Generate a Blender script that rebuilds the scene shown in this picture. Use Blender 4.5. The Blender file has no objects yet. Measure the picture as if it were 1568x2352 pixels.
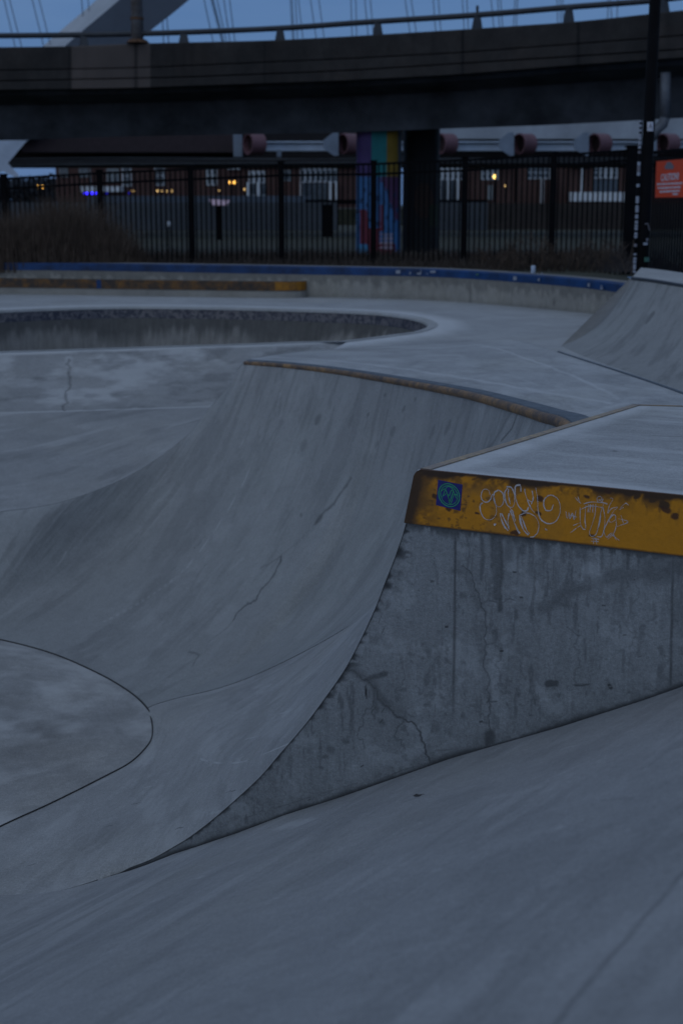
import bpy, bmesh, math, random
import numpy as np
from mathutils import Vector
from mathutils.geometry import delaunay_2d_cdt
random.seed(7); rng = np.random.default_rng(7)
S = bpy.context.scene; C = S.collection
# ------------------------------------------------------------------ measuring: picture point -> place
F = 3267.; HY = 470.; TH = math.atan((1176 - HY) / F); c_, s_ = math.cos(TH), math.sin(TH)
def ray(px, py):
    x = (px - 784) / F; y = (1176 - py) / F
    return np.array([x, c_ + y * s_, -s_ + y * c_])
def atz(px, py, z): r = ray(px, py); return r * (z / r[2])
def aty(px, py, Y): r = ray(px, py); return r * (Y / r[1])
def proj(P):
    P = np.asarray(P, float); d = P[..., 1] * c_ - P[..., 2] * s_; u = P[..., 1] * s_ + P[..., 2] * c_
    return np.stack([784 + F * P[..., 0] / d, 1176 - F * u / d], -1)
def plane3(a, b, c):
    n = np.cross(b - a, c - a); return n, float(n @ a)
def atpl(px, py, pl): r = ray(px, py); return r * (pl[1] / (pl[0] @ r))
def unit(v): v = np.asarray(v, float); return v / np.linalg.norm(v)
def cr(pts, n):
    """smooth curve through points, n samples, even in arc length"""
    P = np.asarray(pts, float); Q = np.vstack([2 * P[0] - P[1], P, 2 * P[-1] - P[-2]]); out = []
    for i in range(1, len(Q) - 2):
        t = np.linspace(0, 1, 24, endpoint=False)[:, None]; a, b, c, d = Q[i - 1], Q[i], Q[i + 1], Q[i + 2]
        out.append(.5 * (2 * b + (c - a) * t + (2 * a - 5 * b + 4 * c - d) * t ** 2 + (3 * b - a - 3 * c + d) * t ** 3))
    R = np.vstack(out + [P[-1:]]); return even(R, n)
def even(P, n):
    P = np.asarray(P, float); L = np.r_[0, np.cumsum(np.linalg.norm(np.diff(P, axis=0), axis=1))]
    t = np.linspace(0, L[-1], n); return np.stack([np.interp(t, L, P[:, k]) for k in range(P.shape[1])], 1)

# ------------------------------------------------------------------ object helpers
def tag(o, label=None, cat=None, group=None, kind=None):
    if label: o['label'] = label
    if cat: o['category'] = cat
    if group: o['group'] = group
    if kind: o['kind'] = kind
    return o
def thing(name, label, cat, loc=(0, 0, 0), group=None, kind=None):
    o = bpy.data.objects.new(name, None); C.objects.link(o); o.location = loc; o.empty_display_size = .1
    return tag(o, label, cat, group, kind)
def mesh(name, V, Fc, mat, parent=None, smooth=False, uv=None, attrs=None):
    V = np.asarray(V, float)
    if parent is not None:
        off = np.array(world(parent)); V = V - off
    me = bpy.data.meshes.new(name)
    me.from_pydata(V.tolist(), [], [list(map(int, f)) for f in Fc])
    if uv is not None:
        ul = me.uv_layers.new(name='UVMap'); idx = np.zeros(len(me.loops), int); me.loops.foreach_get('vertex_index', idx)
        ul.data.foreach_set('uv', np.asarray(uv, np.float32)[idx].ravel())
    for k, a in (attrs or {}).items():
        a = np.asarray(a, np.float32)
        if a.ndim == 1:
            at = me.attributes.new(k, 'FLOAT', 'POINT'); at.data.foreach_set('value', a)
        else:
            at = me.attributes.new(k, 'FLOAT_COLOR', 'POINT'); at.data.foreach_set('color', np.c_[a, np.ones(len(a))].astype(np.float32).ravel())
    if smooth: me.shade_smooth()
    me.materials.append(mat); me.update()
    o = bpy.data.objects.new(name, me); C.objects.link(o)
    if parent is not None: o.parent = parent
    return o
def world(o):
    v = Vector((0, 0, 0))
    while o is not None: v += o.location; o = o.parent
    return v
def gridfaces(n, m):
    i, j = np.meshgrid(np.arange(n - 1), np.arange(m - 1), indexing='ij'); a = (i * m + j).ravel()
    return np.stack([a, a + m, a + m + 1, a + 1], 1)
class Sheet:
    """a curved sheet of concrete or steel given as a grid of places; stains are laid on it in metres along the sheet"""
    def __init__(s, G):
        s.G = np.asarray(G, float); n, m = s.G.shape[:2]; s.n, s.m = n, m
        du = np.linalg.norm(np.diff(s.G, axis=0), axis=2); dv = np.linalg.norm(np.diff(s.G, axis=1), axis=2)
        U = np.vstack([np.zeros((1, m)), np.cumsum(du.mean(1, keepdims=True).repeat(m, 1), axis=0)])
        V = np.hstack([np.zeros((n, 1)), np.cumsum(dv, axis=1)])
        s.uv = np.stack([U, V], -1); s.a = {'dark': np.zeros((n, m)), 'pale': np.zeros((n, m)), 'rust': np.zeros((n, m))}
        s.px = proj(s.G)
    def loc(s, p):
        d = ((s.px - np.array(p)) ** 2).sum(-1); i = np.unravel_index(np.argmin(d), d.shape); return s.uv[i]
    def noise(s, cell, seed=0):
        r = np.random.default_rng(seed); L = s.uv.reshape(-1, 2).max(0)
        cu, cv = (cell, cell) if np.isscalar(cell) else cell
        a, b = int(L[0] / cu) + 3, int(L[1] / cv) + 3; T = r.random((a, b))
        x = s.uv[..., 0] / cu; y = s.uv[..., 1] / cv; i = x.astype(int); j = y.astype(int); fx = x - i; fy = y - j
        fx = fx * fx * (3 - 2 * fx); fy = fy * fy * (3 - 2 * fy)
        return (T[i, j] * (1 - fx) + T[i + 1, j] * fx) * (1 - fy) + (T[i, j + 1] * (1 - fx) + T[i + 1, j + 1] * fx) * fy
    def fbm(s, cell, seed=0, o=4):
        t = 0; w = 0
        for k in range(o):
            cc = cell / 2 ** k if np.isscalar(cell) else (cell[0] / 2 ** k, cell[1] / 2 ** k)
            t = t + s.noise(cc, seed + k * 31) * .6 ** k; w += .6 ** k
        return t / w
    def dist(s, pts, px=True, warp=0., seed=3, jag=0.):
        Q = np.array([s.loc(p) for p in pts]) if px else np.array(pts, float)
        if jag:
            rj = np.random.default_rng(seed + 100)
            for lv in range(4):
                Mx = (Q[:-1] + Q[1:]) / 2; ln = np.linalg.norm(Q[1:] - Q[:-1], axis=1)[:, None]; Mx = Mx + rj.normal(0, 1, Mx.shape) * ln * jag
                Z_q = np.zeros((len(Q) * 2 - 1, 2)); Z_q[::2] = Q; Z_q[1::2] = Mx; Q = Z_q
        X = s.uv.copy()
        if warp:
            X[..., 0] += (s.fbm(warp * 6, seed) - .5) * warp * 2; X[..., 1] += (s.fbm(warp * 6, seed + 9) - .5) * warp * 2
        D = np.full(s.uv.shape[:2], 1e9); T = np.zeros_like(D); tot = 0
        for a, b in zip(Q[:-1], Q[1:]):
            ab = b - a; l2 = max(ab @ ab, 1e-9); t = np.clip(((X - a) @ ab) / l2, 0, 1)
            d = np.linalg.norm(X - (a + t[..., None] * ab), axis=-1); T = np.where(d < D, tot + t, T); D = np.minimum(D, d); tot += 1
        return D, T / max(tot, 1)
    def line(s, pts, w, amt=1, ch='dark', warp=0., soft=1., taper=False, brk=0., px=True, seed=3, jag=0.):
        D, T = s.dist(pts, px, warp, seed, jag)
        ww = w * (np.clip(4 * T * (1 - T), 0, 1) ** .5 if taper else 1) + 1e-5
        m = np.clip(1 - (D / ww - 1) / soft, 0, 1) * amt
        if brk: m = m * np.clip((s.noise(.12, seed + 5) - brk) * 6, 0, 1)
        s.a[ch] = np.maximum(s.a[ch], m); return s
    def add(s, m, ch='dark'): s.a[ch] = np.clip(np.maximum(s.a[ch], m), 0, 1); return s
    def build(s, name, mat, parent=None, extra=None, smooth=True):
        at = {k: v.ravel() for k, v in s.a.items()}
        if extra: at.update(extra)
        return mesh(name, s.G.reshape(-1, 3), gridfaces(s.n, s.m), mat, parent, smooth, s.uv.reshape(-1, 2), at)
def ruled(A, B, m):
    t = np.linspace(0, 1, m)[None, :, None]; return A[:, None] * (1 - t) + B[:, None] * t
class MB:
    def __init__(s): s.V = []; s.F = []
    def add(s, V, Fc): b = len(s.V); s.V += [tuple(v) for v in V]; s.F += [[i + b for i in f] for f in Fc]; return s
    def box(s, x0, x1, y0, y1, z0, z1):
        V = [(x, y, z) for x in (x0, x1) for y in (y0, y1) for z in (z0, z1)]
        return s.add(V, [(0, 1, 3, 2), (4, 6, 7, 5), (0, 4, 5, 1), (2, 3, 7, 6), (0, 2, 6, 4), (1, 5, 7, 3)])
    def bar(s, a, b, w, h=None, up=(0, 0, 1)):
        a = np.array(a, float); b = np.array(b, float); h = h or w; d = unit(b - a); x = unit(np.cross(d, up)) * w / 2; y = unit(np.cross(x, d)) * h / 2
        V = [p + i * x + j * y for p in (a, b) for i, j in ((-1, -1), (1, -1), (1, 1), (-1, 1))]
        return s.add(V, [(0, 1, 2, 3), (7, 6, 5, 4), (0, 4, 5, 1), (1, 5, 6, 2), (2, 6, 7, 3), (3, 7, 4, 0)])
    def tube(s, P, r, n=10, cap=True):
        P = [np.array(p, float) for p in P]; R = []; rr = r if hasattr(r, '__len__') else [r] * len(P)
        x = None
        for i, p in enumerate(P):
            d = unit(P[min(i + 1, len(P) - 1)] - P[max(i - 1, 0)])
            if x is None: x = unit(np.cross(d, (0, 0, 1) if abs(d[2]) < .9 else (1, 0, 0)))
            x = unit(x - d * (x @ d)); y = np.cross(d, x)
            R += [p + rr[i] * (math.cos(a) * x + math.sin(a) * y) for a in np.linspace(0, 2 * math.pi, n, endpoint=False)]
        Fc = [(i * n + k, i * n + (k + 1) % n, (i + 1) * n + (k + 1) % n, (i + 1) * n + k) for i in range(len(P) - 1) for k in range(n)]
        if cap: Fc += [tuple(range(n))[::-1], tuple(range((len(P) - 1) * n, len(P) * n))]
        return s.add(R, Fc)
    def build(s, name, mat, parent=None, smooth=False): return mesh(name, s.V, s.F, mat, parent, smooth)
def dupe(o, loc, label=None):
    r = o.copy(); C.objects.link(r); r.location = loc
    if label: r['label'] = label
    for ch in list(o.children):
        k = ch.copy(); C.objects.link(k); k.parent = r
        for g in list(ch.children): q = g.copy(); C.objects.link(q); q.parent = k
    return r

# ------------------------------------------------------------------ materials
def newmat(name):
    m = bpy.data.materials.new(name); m.use_nodes = True; nt = m.node_tree; return m, nt, nt.nodes['Principled BSDF']
def N(nt, t, **k):
    n = nt.nodes.new(t)
    for a, v in k.items():
        if a in n.inputs.keys() if isinstance(a, str) else False: n.inputs[a].default_value = v
        else: setattr(n, a, v)
    return n
def mixc(nt, f, a, b, mode='MIX'):
    n = nt.nodes.new('ShaderNodeMix'); n.data_type = 'RGBA'; n.blend_type = mode
    for i, v in ((0, f), (6, a), (7, b)):
        if hasattr(v, 'links') or isinstance(v, bpy.types.NodeSocket): nt.links.new(v, n.inputs[i])
        elif i == 0: n.inputs[0].default_value = v
        else: n.inputs[i].default_value = (*v, 1)
    return n.outputs[2]
def rampf(nt, src, lo, hi, a=0., b=1.):
    n = nt.nodes.new('ShaderNodeMapRange'); n.clamp = True; nt.links.new(src, n.inputs[0])
    for i, v in ((1, lo), (2, hi), (3, a), (4, b)): n.inputs[i].default_value = v
    return n.outputs[0]
def noise(nt, vec, scale, detail=4, rough=.6, dist=0.):
    n = nt.nodes.new('ShaderNodeTexNoise'); n.inputs['Scale'].default_value = scale; n.inputs['Detail'].default_value = detail
    n.inputs['Roughness'].default_value = rough; n.inputs['Distortion'].default_value = dist
    if vec is not None: nt.links.new(vec, n.inputs['Vector'])
    return n.outputs['Fac']
def mapped(nt, src, sc=(1, 1, 1), rot=(0, 0, 0)):
    n = nt.nodes.new('ShaderNodeMapping'); n.inputs['Scale'].default_value = sc; n.inputs['Rotation'].default_value = rot; nt.links.new(src, n.inputs['Vector']); return n.outputs[0]
def attr(nt, name): n = nt.nodes.new('ShaderNodeAttribute'); n.attribute_name = name; return n
def concrete(name, base, streak=(3, .5), sa=.35, mottle=.5, rot=0., pits=.4, rough=.8, bump=.28, tint=(1.01, 1., .97), pale=None, darkc=(.030, .031, .033)):
    m, nt, b = newmat(name); base = np.array(base)
    pos = nt.nodes.new('ShaderNodeTexCoord').outputs['Object']; uv = nt.nodes.new('ShaderNodeTexCoord').outputs['UV']
    st = mapped(nt, uv, (streak[0], streak[1], 1), (0, 0, rot))
    n1 = rampf(nt, noise(nt, pos, 1.3, 6, .62, .4), .3, .7); n2 = rampf(nt, noise(nt, pos, 6., 6, .7), .3, .72)
    n3 = rampf(nt, noise(nt, st, 2.2, 5, .65, .6), .3, .72); n4 = rampf(nt, noise(nt, pos, 90., 3, .7), .25, .75)
    st2 = mapped(nt, uv, (streak[0] * 3, streak[1] * 2.2, 1), (0, 0, rot + .25)); n7 = rampf(nt, noise(nt, st2, 3., 4, .6, .8), .3, .7)
    col = mixc(nt, n1, tuple(base * (1 - .30 * mottle)), tuple(base * (1 + .20 * mottle)))
    col = mixc(nt, n2, col, mixc(nt, 1., col, (1 - .28 * mottle,) * 3, 'MULTIPLY'))
    col = mixc(nt, n3, mixc(nt, 1., col, (1 - sa * .55,) * 3, 'MULTIPLY'), mixc(nt, 1., col, (1 + sa * .5,) * 3, 'MULTIPLY'))
    col = mixc(nt, n7, mixc(nt, 1., col, (1 - sa * .3,) * 3, 'MULTIPLY'), mixc(nt, 1., col, (1 + sa * .3,) * 3, 'MULTIPLY'))
    n5 = rampf(nt, noise(nt, pos, .8, 4, .6), .48, .68); col = mixc(nt, n5, col, mixc(nt, 1., col, tint, 'MULTIPLY'))
    col = mixc(nt, n4, mixc(nt, 1., col, (.80,) * 3, 'MULTIPLY'), mixc(nt, 1., col, (1.20,) * 3, 'MULTIPLY'))
    n8 = rampf(nt, noise(nt, pos, 260., 2, .8), .2, .8); col = mixc(nt, n8, mixc(nt, 1., col, (.68,) * 3, 'MULTIPLY'), mixc(nt, 1., col, (1.32,) * 3, 'MULTIPLY'))
    n9 = rampf(nt, noise(nt, pos, 22., 6, .75, .5), .35, .65); col = mixc(nt, n9, mixc(nt, 1., col, (.95,) * 3, 'MULTIPLY'), mixc(nt, 1., col, (1.05,) * 3, 'MULTIPLY'))
    if pits:
        v = nt.nodes.new('ShaderNodeTexVoronoi'); v.inputs['Scale'].default_value = 34; nt.links.new(pos, v.inputs['Vector'])
        pk = rampf(nt, v.outputs['Distance'], .04, .10, 1, 0); gate = rampf(nt, noise(nt, pos, 5, 3), .52, .6)
        mm = nt.nodes.new('ShaderNodeMath'); mm.operation = 'MULTIPLY'; nt.links.new(pk, mm.inputs[0]); nt.links.new(gate, mm.inputs[1])
        m2 = nt.nodes.new('ShaderNodeMath'); m2.operation = 'MULTIPLY'; nt.links.new(mm.outputs[0], m2.inputs[0]); m2.inputs[1].default_value = pits
        col = mixc(nt, m2.outputs[0], col, (.07, .07, .075))
    col = mixc(nt, attr(nt, 'pale').outputs['Fac'], col, pale or tuple(np.minimum(base * 1.75, .75)))
    col = mixc(nt, attr(nt, 'dark').outputs['Fac'], col, darkc)
    col = mixc(nt, attr(nt, 'rust').outputs['Fac'], col, (.16, .085, .035))
    nt.links.new(col, b.inputs['Base Color']); b.inputs['Roughness'].default_value = rough
    b.inputs['Specular IOR Level'].default_value = .3
    bp = nt.nodes.new('ShaderNodeBump'); bp.inputs['Strength'].default_value = bump; bp.inputs['Distance'].default_value = .02
    hh = nt.nodes.new('ShaderNodeMath'); hh.operation = 'ADD'; nt.links.new(noise(nt, pos, 40, 5, .7), hh.inputs[0]); nt.links.new(noise(nt, pos, 2.5, 3), hh.inputs[1])
    nt.links.new(hh.outputs[0], bp.inputs['Height']); nt.links.new(bp.outputs[0], b.inputs['Normal'])
    return m
def plain(name, col, rough=.7, metal=0., var=.25, scale=4., spec=.4, bump=0., var2=None):
    m, nt, b = newmat(name); pos = nt.nodes.new('ShaderNodeTexCoord').outputs['Object']; col = np.array(col)
    f = rampf(nt, noise(nt, pos, scale, 5, .65), .3, .7)
    cc = mixc(nt, f, tuple(col * (1 - var)), tuple(var2) if var2 is not None else tuple(np.minimum(col * (1 + var), 1)))
    nt.links.new(cc, b.inputs['Base Color']); b.inputs['Roughness'].default_value = rough; b.inputs['Metallic'].default_value = metal; b.inputs['Specular IOR Level'].default_value = spec
    if bump:
        bp = nt.nodes.new('ShaderNodeBump'); bp.inputs['Strength'].default_value = bump; bp.inputs['Distance'].default_value = .02
        nt.links.new(noise(nt, pos, scale * 6, 5), bp.inputs['Height']); nt.links.new(bp.outputs[0], b.inputs['Normal'])
    return m
def glow(name, col, st):
    m, nt, b = newmat(name); b.inputs['Base Color'].default_value = (*col, 1); b.inputs['Emission Color'].default_value = (*col, 1); b.inputs['Emission Strength'].default_value = st; return m
def brick(name, c1, c2, mortar, sc=1.):
    m, nt, b = newmat(name); pos = nt.nodes.new('ShaderNodeTexCoord').outputs['Object']
    v = mapped(nt, pos, (1, 1, 1), (math.pi / 2, 0, 0))
    t = nt.nodes.new('ShaderNodeTexBrick'); t.inputs['Scale'].default_value = sc * 4; t.inputs['Color1'].default_value = (*c1, 1); t.inputs['Color2'].default_value = (*c2, 1); t.inputs['Mortar'].default_value = (*mortar, 1)
    nt.links.new(v, t.inputs['Vector']); f = rampf(nt, noise(nt, pos, .6, 4), .3, .7)
    nt.links.new(mixc(nt, f, mixc(nt, 1., t.outputs['Color'], (.7, .7, .7), 'MULTIPLY'), t.outputs['Color']), b.inputs['Base Color']); b.inputs['Roughness'].default_value = .9; return m

M = {}
M['ramp'] = concrete('ramp_concrete', (.265, .270, .268), (3.2, .9), .11, .30, pits=.25, tint=(.99, 1., .99))
M['near'] = concrete('near_ramp_concrete', (.30, .302, .30), (.6, 3.2), .14, .45, pits=.15, tint=(1.01, 1., .97))
M['bank'] = concrete('bank_concrete', (.27, .272, .272), (.6, 3.4), .10, .30, pits=.05, bump=.08)
M['floor'] = concrete('floor_concrete', (.31, .31, .305), (.8, 1.2), .25, .8, pits=.1, tint=(1.02, 1., .97))
M['deck'] = concrete('deck_concrete', (.365, .372, .375), (.8, 3.2), .18, .5, pits=.2, tint=(1.01, 1., .97))
M['wall'] = concrete('side_wall_concrete', (.245, .260, .27), (5, .55), .18, .55, pits=.75, tint=(.99, 1., .99), bump=.35)
M['pool'] = concrete('pool_wall_concrete', (.25, .24, .225), (6, .5), .4, .6, pits=.0)
M['grey'] = concrete('weathered_concrete', (.22, .215, .205), (1, 1), .3, .7, pits=.1)
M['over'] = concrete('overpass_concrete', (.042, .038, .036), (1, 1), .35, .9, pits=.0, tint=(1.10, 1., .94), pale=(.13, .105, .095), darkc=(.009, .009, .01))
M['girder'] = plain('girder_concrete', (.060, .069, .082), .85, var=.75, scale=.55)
M['black'] = plain('black_painted_steel', (.004, .004, .005), .8, var=.3, spec=.08)
M['rail'] = plain('dark_galvanised_rail', (.035, .04, .048), .5, .3, var=.3)
M['white'] = plain('white_painted_steel', (.48, .56, .68), .5, var=.15, scale=1.5)
M['arch'] = plain('white_arch_paint', (.34, .36, .38), .5, var=.15, scale=.5)
M['arch_shaded'] = plain('arch_shaded_paint', (.17, .195, .235), .5, var=.12, scale=.5)  # darker copy of the arch paint, the side's shade is in the colour
M['bracket'] = plain('bracket_paint', (.19, .23, .29), .6, var=.25, scale=1.)
M['pink'] = plain('faded_pink_paint', (.15, .072, .085), .6, var=.2, scale=1.5)
M['cable'] = plain('cable_steel', (.09, .11, .14), .5, .2)
M['darkdeck'] = plain('dark_bridge_deck', (.012, .010, .012), .8, var=.4, scale=.4)
M['grass'] = plain('lawn_soil', (.035, .036, .022), 1, var=.5, scale=1.2, bump=.5)
M['dry'] = plain('dry_grass', (.066, .046, .034), .9, var=.5, scale=6)
M['twig'] = plain('dead_twigs', (.045, .034, .028), .9, var=.5, scale=8)
M['tree'] = plain('far_trees', (.045, .05, .06), 1, var=.4, scale=.3)
M['glass'] = plain('dark_window_glass', (.07, .085, .10), .15, var=.3)
M['trim'] = plain('white_trim', (.62, .65, .68), .6, var=.15)
M['brick'] = brick('red_brick', (.095, .036, .028), (.07, .028, .022), (.08, .066, .06))
M['brick2'] = brick('orange_brick', (.095, .038, .028), (.07, .03, .024), (.08, .066, .06))
M['roof'] = plain('roof_slate', (.03, .03, .035), .8)
M['blue'] = plain('blue_coping_paint', (.002, .032, .115), .55, var=.6, scale=3)
M['seat'] = concrete('seat_wall_concrete', (.31, .295, .265), (3, .7), .25, .5, pits=.1)
M['rusty'] = plain('rusty_steel', (.10, .05, .025), .7, .3, var=.6, scale=25)
M['orange'] = plain('orange_sign_sheet', (.62, .065, .02), .5, var=.08)
M['signwhite'] = plain('sign_white', (.55, .55, .60), .6, var=.1)
M['signgrey'] = plain('sign_grey_print', (.16, .15, .17), .6, var=.1)
M['sticker'] = plain('white_sticker', (.27, .29, .34), .5, var=.25, scale=40)
M['stickerg'] = plain('green_sticker', (.05, .13, .09), .5, var=.2, scale=40)
M['navy'] = plain('navy_sticker', (.012, .016, .15), .35, var=.25, scale=40)
M['mint'] = plain('green_print', (.03, .30, .13), .45, var=.2, scale=40)
M['chalk'] = plain('white_paint_marker', (.50, .47, .48), .8, var=.3, scale=80)
M['joint'] = plain('joint_filler', (.035, .034, .034), .9, var=.4, scale=20)
M['lampwarm'] = glow('lamp_amber', (1., .50, .09), 3.5)
M['lampwarm2'] = glow('lamp_warm_small', (1., .62, .22), 1.0)
M['lampyel'] = glow('lamp_yellow', (1., .62, .15), 3.0)
M['lampblue'] = glow('led_blue', (.03, .02, 1.), 5.)
M['lampblue2'] = glow('led_blue_dim', (.01, .01, .6), .5)
def coping_mat(name, base, worn, thr=.5):
    m, nt, b = newmat(name); pos = nt.nodes.new('ShaderNodeTexCoord').outputs['Object']
    f = rampf(nt, noise(nt, pos, 5, 9, .72, 0.), thr - .12, thr + .10); g = rampf(nt, noise(nt, pos, 40, 6, .7), .35, .65)
    cc = mixc(nt, f, mixc(nt, g, base, tuple(np.array(base) * .45)), worn); nt.links.new(cc, b.inputs['Base Color'])
    b.inputs['Roughness'].default_value = .55; b.inputs['Metallic'].default_value = .15
    bp = nt.nodes.new('ShaderNodeBump'); bp.inputs['Strength'].default_value = .05; bp.inputs['Distance'].default_value = .001; nt.links.new(f, bp.inputs['Height']); nt.links.new(bp.outputs[0], b.inputs['Normal'])
    return m
M['pipe'] = coping_mat('worn_yellow_coping', (.36, .20, .075), (.075, .052, .040), .50)
M['pipetop'] = plain('scraped_steel', (.10, .115, .13), .55, .2, var=.3, scale=12)
M['angle'] = coping_mat('worn_beige_angle', (.46, .34, .20), (.26, .21, .17), .5)
M['ledgeedge'] = coping_mat('ledge_yellow', (.26, .11, .014), (.035, .024, .018), .45)
def plate_mat():
    m, nt, b = newmat('yellow_painted_plate'); pos = nt.nodes.new('ShaderNodeTexCoord').outputs['Object']
    g = rampf(nt, noise(nt, pos, 7, 6, .7), .3, .7); n2 = rampf(nt, noise(nt, pos, 55, 5, .75), .3, .7)
    c = mixc(nt, g, (.50, .20, .003), (.60, .24, .004)); c = mixc(nt, n2, mixc(nt, 1., c, (.85,) * 3, 'MULTIPLY'), c)
    c = mixc(nt, attr(nt, 'pale').outputs['Fac'], c, (.22, .11, .03)); c = mixc(nt, attr(nt, 'dark').outputs['Fac'], c, (.022, .013, .009)); c = mixc(nt, attr(nt, 'rust').outputs['Fac'], c, (.05, .018, .008))
    nt.links.new(c, b.inputs['Base Color']); b.inputs['Roughness'].default_value = .5; b.inputs['Specular IOR Level'].default_value = .35
    bp = nt.nodes.new('ShaderNodeBump'); bp.inputs['Strength'].default_value = .3; bp.inputs['Distance'].default_value = .002; nt.links.new(n2, bp.inputs['Height']); nt.links.new(bp.outputs[0], b.inputs['Normal'])
    return m
M['plate'] = plate_mat()
def colmat():
    m, nt, b = newmat('mural_paint'); a = attr(nt, 'Col'); pos = nt.nodes.new('ShaderNodeTexCoord').outputs['Object']; f = rampf(nt, noise(nt, pos, 3, 5), .3, .7)
    nt.links.new(mixc(nt, f, mixc(nt, 1., a.outputs['Color'], (.75,) * 3, 'MULTIPLY'), a.outputs['Color']), b.inputs['Base Color']); b.inputs['Roughness'].default_value = .7; return m
M['mural'] = colmat()

# ================================================================== THE NEAR QUARTER PIPE
FZ = -3.08; H = -.95
Cn = atz(957, 1080, H); Rn = atz(1568, 1141, H); E1 = atz(988, 1075, H); E2 = atz(1450, 930, H); E3 = atz(1568, 933, H)
ed = unit((E2 - E1)[:2]); sd = unit((Rn - Cn)[:2]); en = np.array([-ed[1], ed[0]]); sn = np.array([-sd[1], sd[0]])
def side(px, py, off=0.):
    r = ray(px, py); k = (Cn[:2] @ sn - off) / (r[:2] @ sn); p = r * k; return p, (p[:2] - Cn[:2]) @ (-sd), p[2]
def sideP(t, z, off=0.):   # off > 0: proud of the wall towards the viewer
    t = np.asarray(t, float); z = np.asarray(z, float); xy = Cn[:2][None] - t.reshape(-1, 1) * sd[None] - off * sn[None]
    return np.c_[xy, z.reshape(-1)].reshape(*t.shape, 3)
prof = [(957, 1080), (932, 1200), (910, 1270), (885, 1335), (860, 1400), (825, 1475), (790, 1540), (745, 1605), (700, 1665), (640, 1735), (590, 1792), (500, 1873), (440, 1920), (400, 1945), (350, 1973), (300, 1993), (250, 2012)]
pt = [(side(*p)[1], side(*p)[2]) for p in prof]
k = side(250, 2012)
pt = pt[:17] + [(1.80, -3.01), (2.1, -3.055), (2.45, FZ + .004), (2.6, FZ)]
PR = cr(pt, 400)            # (t, z) profile
gut = PR[:, 0]; guz = PR[:, 1]
def qz(t): return np.interp(t, gut, guz)
sde = abs(sd @ en) if True else 1
def tn(p):                   # profile coordinate of a plan position, measured across the edge direction
    p = np.asarray(p); return ((p[..., :2] - Cn[:2]) @ en) / ((-sd) @ en)
def onqp(px, py):
    r = ray(px, py); lo = None; ks = np.linspace(3, 12, 4000)
    P = ks[:, None] * r; tp = tn(P); d = P[:, 2] - qz(np.clip(tp, 0, 2.6)); ea = (P[:, :2] - Cn[:2] + tp[:, None] * sd) @ ed
    i = np.where((d <= 0) & (tp > .0) & (ea > -np.clip((tp - 1.45) * 6, .02, 1.6)))[0]
    return P[i[0]] if len(i) else P[-1]
qp = thing('quarter_pipe', 'near quarter pipe with a yellow steel edge, graffiti tags and a square sticker', 'skate ramp', tuple(Cn[:2]) + (FZ,))
# riding face, extruded along the edge; goes on a little past the wall where it is low (it meets the foreground bank there)
nu, nv = 60, 60
pk_ = PR[(PR[:, 0] < .42)][4:]; prs = even(pk_, nv); al = np.linspace(0, 1.75, nu); G = np.zeros((nu, nv, 3))
for j, (t, z) in enumerate(prs): G[:, j, :2] = Cn[:2] - t * sd + al[:, None] * ed; G[:, j, 2] = z
Sheet(G).build('upper_ramp_face', M['near'], qp)
# side wall
tt = np.linspace(1.512, -3.2, 1000); base_px = [(1568, 1577), (1474, 1610), (1284, 1671), (1129, 1715), (1034, 1743), (841, 1811), (784, 1831), (650, 1874), (545, 1914), (450, 1946), (400, 1962), (345, 1984), (300, 2000), (250, 2014)]
bt = np.array([side(*p)[1:] for p in base_px])[::-1]           # t falling
bt = np.vstack([bt, [[-1.6, bt[-1, 1] + .30], [-3.3, bt[-1, 1] + 1.02]]])
def basez(t): return np.interp(-np.asarray(t), -bt[:, 0], bt[:, 1])
PB = side(932, 1200)[2]                                       # bottom of the steel band
bb = side(1568, 1275)[2]
def topz(t): return np.where(t > PR[np.argmin(abs(PR[:, 1] - PB)), 0], np.interp(t, gut, guz), PB + .0)
print('band bottom', PB, bb)
m_ = 330; Gw = np.zeros((len(tt), m_, 3)); lo = basez(tt) - .015; hi = np.maximum(topz(tt), lo + .001)
for j in range(m_):
    f = j / (m_ - 1); Gw[:, j] = sideP(tt, hi * (1 - f) + lo * f)
W = Sheet(Gw)
T_ = np.repeat(tt[:, None], m_, 1); Z_ = Gw[..., 2]
W.uv = np.stack([3 - T_, -Z_], -1); W.uv -= W.uv.reshape(-1, 2).min(0)
nz = W.fbm(.14, 1, 5); nf = W.fbm(.03, 21, 3); vs = W.fbm((.018, .25), 41, 3)
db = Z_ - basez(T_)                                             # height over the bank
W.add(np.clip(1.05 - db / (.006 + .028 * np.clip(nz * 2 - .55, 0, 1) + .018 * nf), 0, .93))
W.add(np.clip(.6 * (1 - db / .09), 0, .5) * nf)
dtop = (PB - Z_)                                                # below the steel
inb = T_ < .06
W.add(np.where(inb, np.clip(1.1 - dtop / (.010 + .035 * np.clip((vs - .35) * 3, 0, 1)), 0, .62), 0))
W.add(np.where(inb & (T_ < -.22), np.clip((vs - .5) * 3.2, 0, 1) * np.clip(1 - dtop / .30, 0, 1) * .65, 0))
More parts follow.
